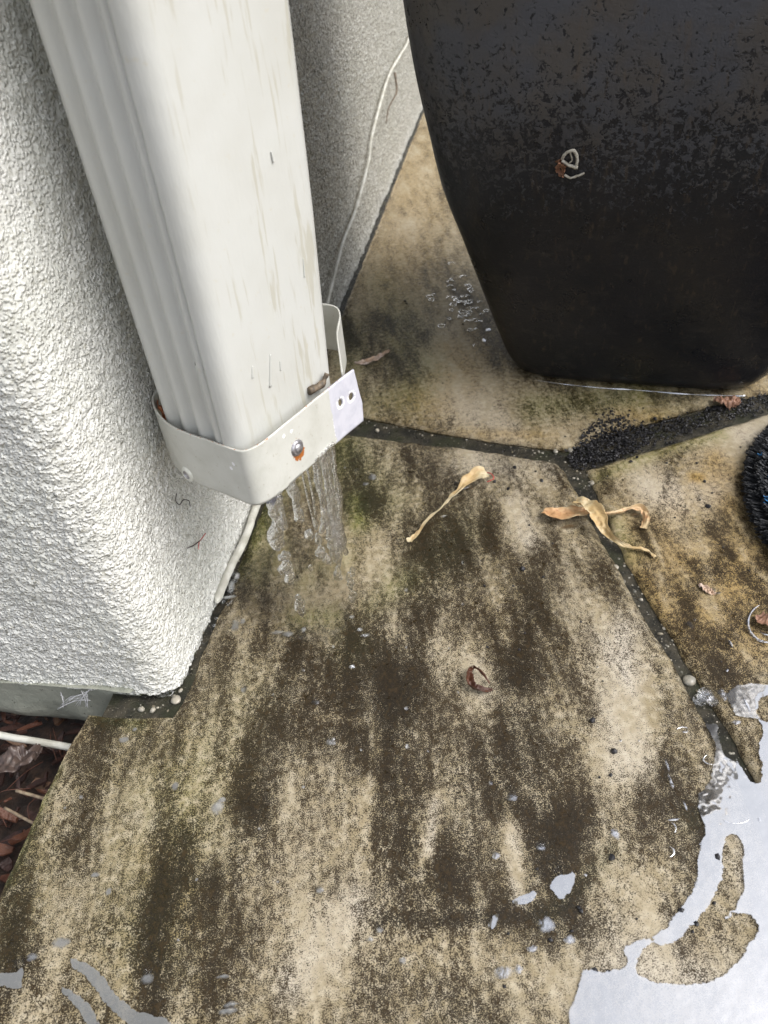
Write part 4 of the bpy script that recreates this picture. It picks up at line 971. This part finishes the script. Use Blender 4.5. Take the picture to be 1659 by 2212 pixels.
FL = [(470, 1745, 15, 17), (480, 1728, 8, 6), (132, 2037, 18, 14), (70, 2068, 14, 10), (318, 2115, 16, 12), (268, 1598, 12, 7), (292, 1575, 5), (378, 1698, 8, 10), (175, 1722, 5), (140, 1745, 3), (235, 1925, 7, 9), (205, 1890, 10, 6), (527, 1490, 7), (682, 1518, 9, 5), (712, 1603, 9, 8), (720, 1597, 5), (878, 1530, 5), (880, 1612, 6), (1060, 1692, 6), (1107, 1722, 12, 9), (1168, 1830, 10, 8), (1072, 1848, 9, 8), (690, 1924, 9, 8), (820, 2010, 9, 8), (800, 2030, 9, 7), (870, 2075, 8, 8), (1090, 2100, 22, 15), (1120, 2095, 10, 12), (1330, 1800, 10, 14), (508, 1352, 9, 12), (525, 1342, 6), (600, 1366, 16, 5), (620, 1370, 14, 6), (655, 1360, 6), (790, 1372, 10, 5), (778, 1360, 7, 4), (760, 1332, 6, 4), (878, 1275, 5), (1000, 1215, 4), (1000, 1305, 5, 3), (655, 1448, 4), (720, 1397, 4), (878, 1398, 4), (760, 1440, 8, 5), (1540, 1273, 10, 5), (1552, 1280, 10, 3), (1578, 1390, 4, 8), (1490, 1350, 8, 8), (1500, 1338, 4), (1012, 1055, 12, 4), (960, 1115, 10, 3), (1230, 1138, 22, 5), (1370, 1112, 12, 4), (1570, 1448, 5, 3), (1525, 1505, 22, 10), (1560, 1500, 10, 14), (805, 1030, 10, 8), (790, 1045, 8, 4), (745, 1010, 3), (1180, 1998, 20, 20), (1230, 2030, 14, 12), (1150, 2050, 12, 8), (600, 1905, 3), (480, 2110, 18, 5), (490, 2185, 25, 8), (500, 2170, 18, 8), (1265, 1890, 4), (1340, 1600, 4), (1480, 1580, 8, 3), (1450, 1690, 4, 16), (1440, 1650, 3, 14), (1455, 1770, 14, 3), (1480, 1740, 3, 12), (560, 1790, 3), (425, 1900, 4), (150, 1610, 3), (655, 1700, 4), (720, 1605, 6), (925, 1622, 3), (385, 2030, 3), (970, 1400, 3), (990, 1495, 3), (1290, 1440, 3), (1380, 1600, 3), (780, 1620, 3), (590, 1500, 3), (1640, 1770, 5), (1590, 1560, 12, 5), (1612, 1520, 4, 18), (416, 1392, 3, 14), (415, 1420, 5, 8), (1045, 735, 5, 4), (1055, 712, 8, 3), (500, 1265, 8, 16), (512, 1245, 6, 8), (495, 1290, 18, 4)]
for t in FL: fleck(*t)
def arcr(x, y, rx, ry, a0, a1, wd, z=.0019):
    b = len(mv); n = 40
    for k in range(n):
        a = math.radians(a0+(a1-a0)*k/(n-1)); s = math.sin(math.pi*k/(n-1))**.5
        for j in (-1, 0, 1):
            q = 1+j*wd*s/rx; g = G(x+rx*q*math.cos(a), y+ry*q*math.sin(a), z); mv.append((g[0], g[1], z+(.0004 if j == 0 else 0))); mev.append(1. if j == 0 else .3)
        if k:
            for j in (0, 1): o_ = b+(k-1)*3+j; mf.append((o_, o_+3, o_+4, o_+1))
arcr(1660, 1345, 45, 42, 75, 245, 4); arcr(1662, 1348, 28, 22, 60, 140, 4)
for x, y, r1, r2 in ((1440, 1840, 16, 12), (1440, 1790, 20, 16), (1475, 1580, 14, 10), (1590, 1765, 30, 14), (1545, 1640, 26, 12)):
    a = rng.uniform(0, 360); arcr(x, y, r1, r2, a, a+rng.uniform(90, 170), 2.2)
tag(obj('rain_splashes', mv, mf, FLECK, attr={'edge': np.stack([mev]*3, 1)}), 'glints of rain splashes on the wet slabs', kind='stuff')
SHEEN = gloss_mat('running_film', .005, (.95, .97, 1.0), .03, rip=70, rd=.0016, en=.8)
V_, f_, e_ = flat_water('film', [(545, 1190), (600, 1150), (700, 1140), (770, 1190), (800, 1290), (770, 1380), (680, 1420), (560, 1400), (490, 1330), (490, 1240)], [], SHEEN, z=.0014, feather=.03)
tag(obj('water_film', V_, f_, SHEEN, attr={'edge': np.stack([e_*.9, e_, e_], 1)}), kind='structure')
# clear bubbles and beads standing on the wet stone
mb = MB()
def bead(x, y, r, z=0, e=1.):
    g = G(x, y, z); bm = bmesh.new(); bmesh.ops.create_uvsphere(bm, u_segments=14, v_segments=9, radius=1)
    vs = [(g[0]+v.co.x*r, g[1]+v.co.y*r, z+max(v.co.z, -.2)*r*.8*e) for v in bm.verts]; fs = [[q.index for q in f.verts] for f in bm.faces]; bm.free(); mb.add(vs, fs)
for x, y, r_ in ((135, 2030, .002), (72, 2062, .003), (45, 2080, .005), (318, 2100, .0035), (1168, 1826, .004), (1205, 1880, .004), (690, 1918, .003), (820, 2002, .0035), (682, 1514, .003), (527, 1486, .003), (1525, 1500, .007), (1540, 1515, .005), (1512, 1512, .006), (878, 1272, .0025), (770, 1015, .003), (640, 1250, .004), (500, 1240, .004), (490, 1262, .004), (508, 1255, .003), (498, 1275, .004), (482, 1300, .003), (655, 1445, .002), (1107, 1712, .003), (1575, 1350, .003), (1585, 1370, .003), (1633, 1160, .003), (1600, 1340, .002), (985, 1048, .0035), (1018, 1060, .002), (275, 1590, .003), (716, 1596, .003), (600, 1340, .003), (740, 1280, .003), (1100, 1700, .002)): bead(x, y, r_)
for _ in range(26):
    x = rng.normal(500, 12); y = rng.normal(1262, 26); bead(x, y, rng.uniform(.0012, .003))
for _ in range(16):
    x = rng.uniform(380, 470); y = 1480-(x-380)*1.7+rng.normal(0, 8); bead(x, y, rng.uniform(.001, .0022), -.003)
tag(mb.build('water_beads', WATER), 'clear beads of water on the slabs', kind='stuff')
# lumpy dribble of splashing water at the left foot of the planter
mb = MB()
for _ in range(55):
    t = rng.random(); x = 1000+rng.normal(0, 30); y = 655+rng.normal(0, 32)
    x = x+(y-655)*.35
    if x > 1040+(y-650)*.5: continue
    g = G(x, y, 0); r = rng.uniform(.0022, .006); n = 14; c = [(g[0]+r*math.cos(a), g[1]+r*math.sin(a), .0012) for a in np.linspace(0, rng.uniform(3, 6.2), n)]
    v, f = tube(c, .0008, 8); mb.add(v, f)
tag(mb.build('foam_ripples', WATER), 'tiny wet ripples beside the planter foot', kind='stuff')

# ------------------------------------------------------------------ falling water
def stream(x0, y0, zl, pts, seed):
    """a stream falling straight down from the lip point; pts = (photo y, radius, sideways offset)"""
    q = G(x0, y0, zl)
    path = []; rr = []
    for y, r_, off in pts:
        z = zvert(y, q); path.append((q[0]+off, q[1]+off*.25, z)); rr.append(r_)
    n = max(12, int(abs(path[0][2]-path[-1][2])/.0012)); c = catmull(path, n); rr = catmull([(r_, 0, 0) for r_ in rr], n)[:, 0]
    rr = np.maximum(rr, .0003)
    rr[0] *= .6; rr[-1] *= .35; 
    if n > 4: rr[-2] *= .75
    return tube(c, rr, 14, .30, 190, seed)
def drops(x0, y0, zl, L, seed):
    q = G(x0, y0, zl); out = []
    for y, r_, ln, off in L:
        z = zvert(y, q); n = 12
        c = [(q[0]+off, q[1]+off*.25, z+ln*(.5-k/(n-1))) for k in range(n)]; rr = [r_*max(.12, math.sin(math.pi*(k+.35)/(n-.3)))**.7 for k in range(n)]
        out.append(tube(c, rr, 12, .45, 260, seed+int(y)))
    return out
def falling(label, parts, dl=()):
    mb = MB()
    for v, f in list(parts)+list(dl): mb.add(v, f)
    e = obj('water_stream', mb.v, mb.f, WATER); tag(e, label, 'water stream', 'streams of rainwater falling from the downspout')
    return e
falling('leftmost water stream, falling from the torn tip and breaking into blobs', [stream(585, 1075, ZB-.006, [(1072, .006, .004), (1090, .0062, .001), (1115, .0034, -.001), (1128, .0050, .001), (1150, .0068, -.003), (1172, .0060, -.004), (1182, .0040, -.004)], 1), stream(592, 1070, ZB-.006, [(1060, .003, .003), (1090, .0025, .003), (1120, .0020, .003), (1145, .0034, .002)], 21)],
        drops(585, 1075, ZB-.006, [(1203, .0050, .012, 0), (1225, .0058, .018, -.002), (1248, .0052, .018, 0), (1310, .0050, .030, .003)], 2))
falling('second water stream from the left, twisted and ending in a square blob', [stream(627, 1035, ZB, [(1030, .0018, 0), (1042, .0018, .001), (1055, .0046, 0), (1078, .0040, .001), (1095, .0032, 0), (1112, .0046, .001), (1125, .0050, 0)], 3), stream(632, 1030, ZB, [(1012, .0012, .002), (1040, .0011, .001), (1060, .0012, 0)], 4)],
        drops(627, 1035, ZB, [(1160, .0042, .013, .006), (1205, .0042, .014, .012), (1228, .0024, .008, .001)], 5))
falling('thin twin thread of water in the middle', [stream(656, 1008, ZB, [(1000, .0011, -.002), (1060, .0010, -.002), (1115, .0012, -.001), (1130, .0026, 0), (1145, .0010, 0)], 6), stream(658, 1008, ZB, [(1000, .0011, .002), (1060, .0009, .002), (1115, .0012, .001)], 7)],
        drops(656, 1008, ZB, [(1165, .0030, .016, 0), (1190, .0034, .014, .001), (1210, .0036, .014, .004), (1217, .0022, .010, .006)], 8))
fl = []
for i, x in enumerate((677, 684, 693, 699, 706, 713, 720)):
    y0_ = 1000-(x-677)*.75; wv = rng.normal(0, .0010, 6); yb = (1150, 1215, 1225, 1185, 1200, 1160, 1110)[i]
    ys = np.linspace(y0_-12, yb, 7); rb_ = (.0016, .0022, .0020, .0024, .0018, .0016, .0011)[i]
    fl.append(stream(x, y0_, ZB, [(ys[0], rb_*1.4, 0)]+[(ys[k], rb_*(1 if k < 5 else 1.7)*rng.uniform(.6, 1.5), wv[k-1]*k*.35) for k in range(1, 7)], 30+i))
falling('widest sheet of water, falling below the free end of the strap', fl, drops(700, 985, ZB, [(1235, .0046, .020, -.006), (1258, .004, .026, .004), (1240, .0030, .014, .008), (1290, .0040, .02, .004)], 40))
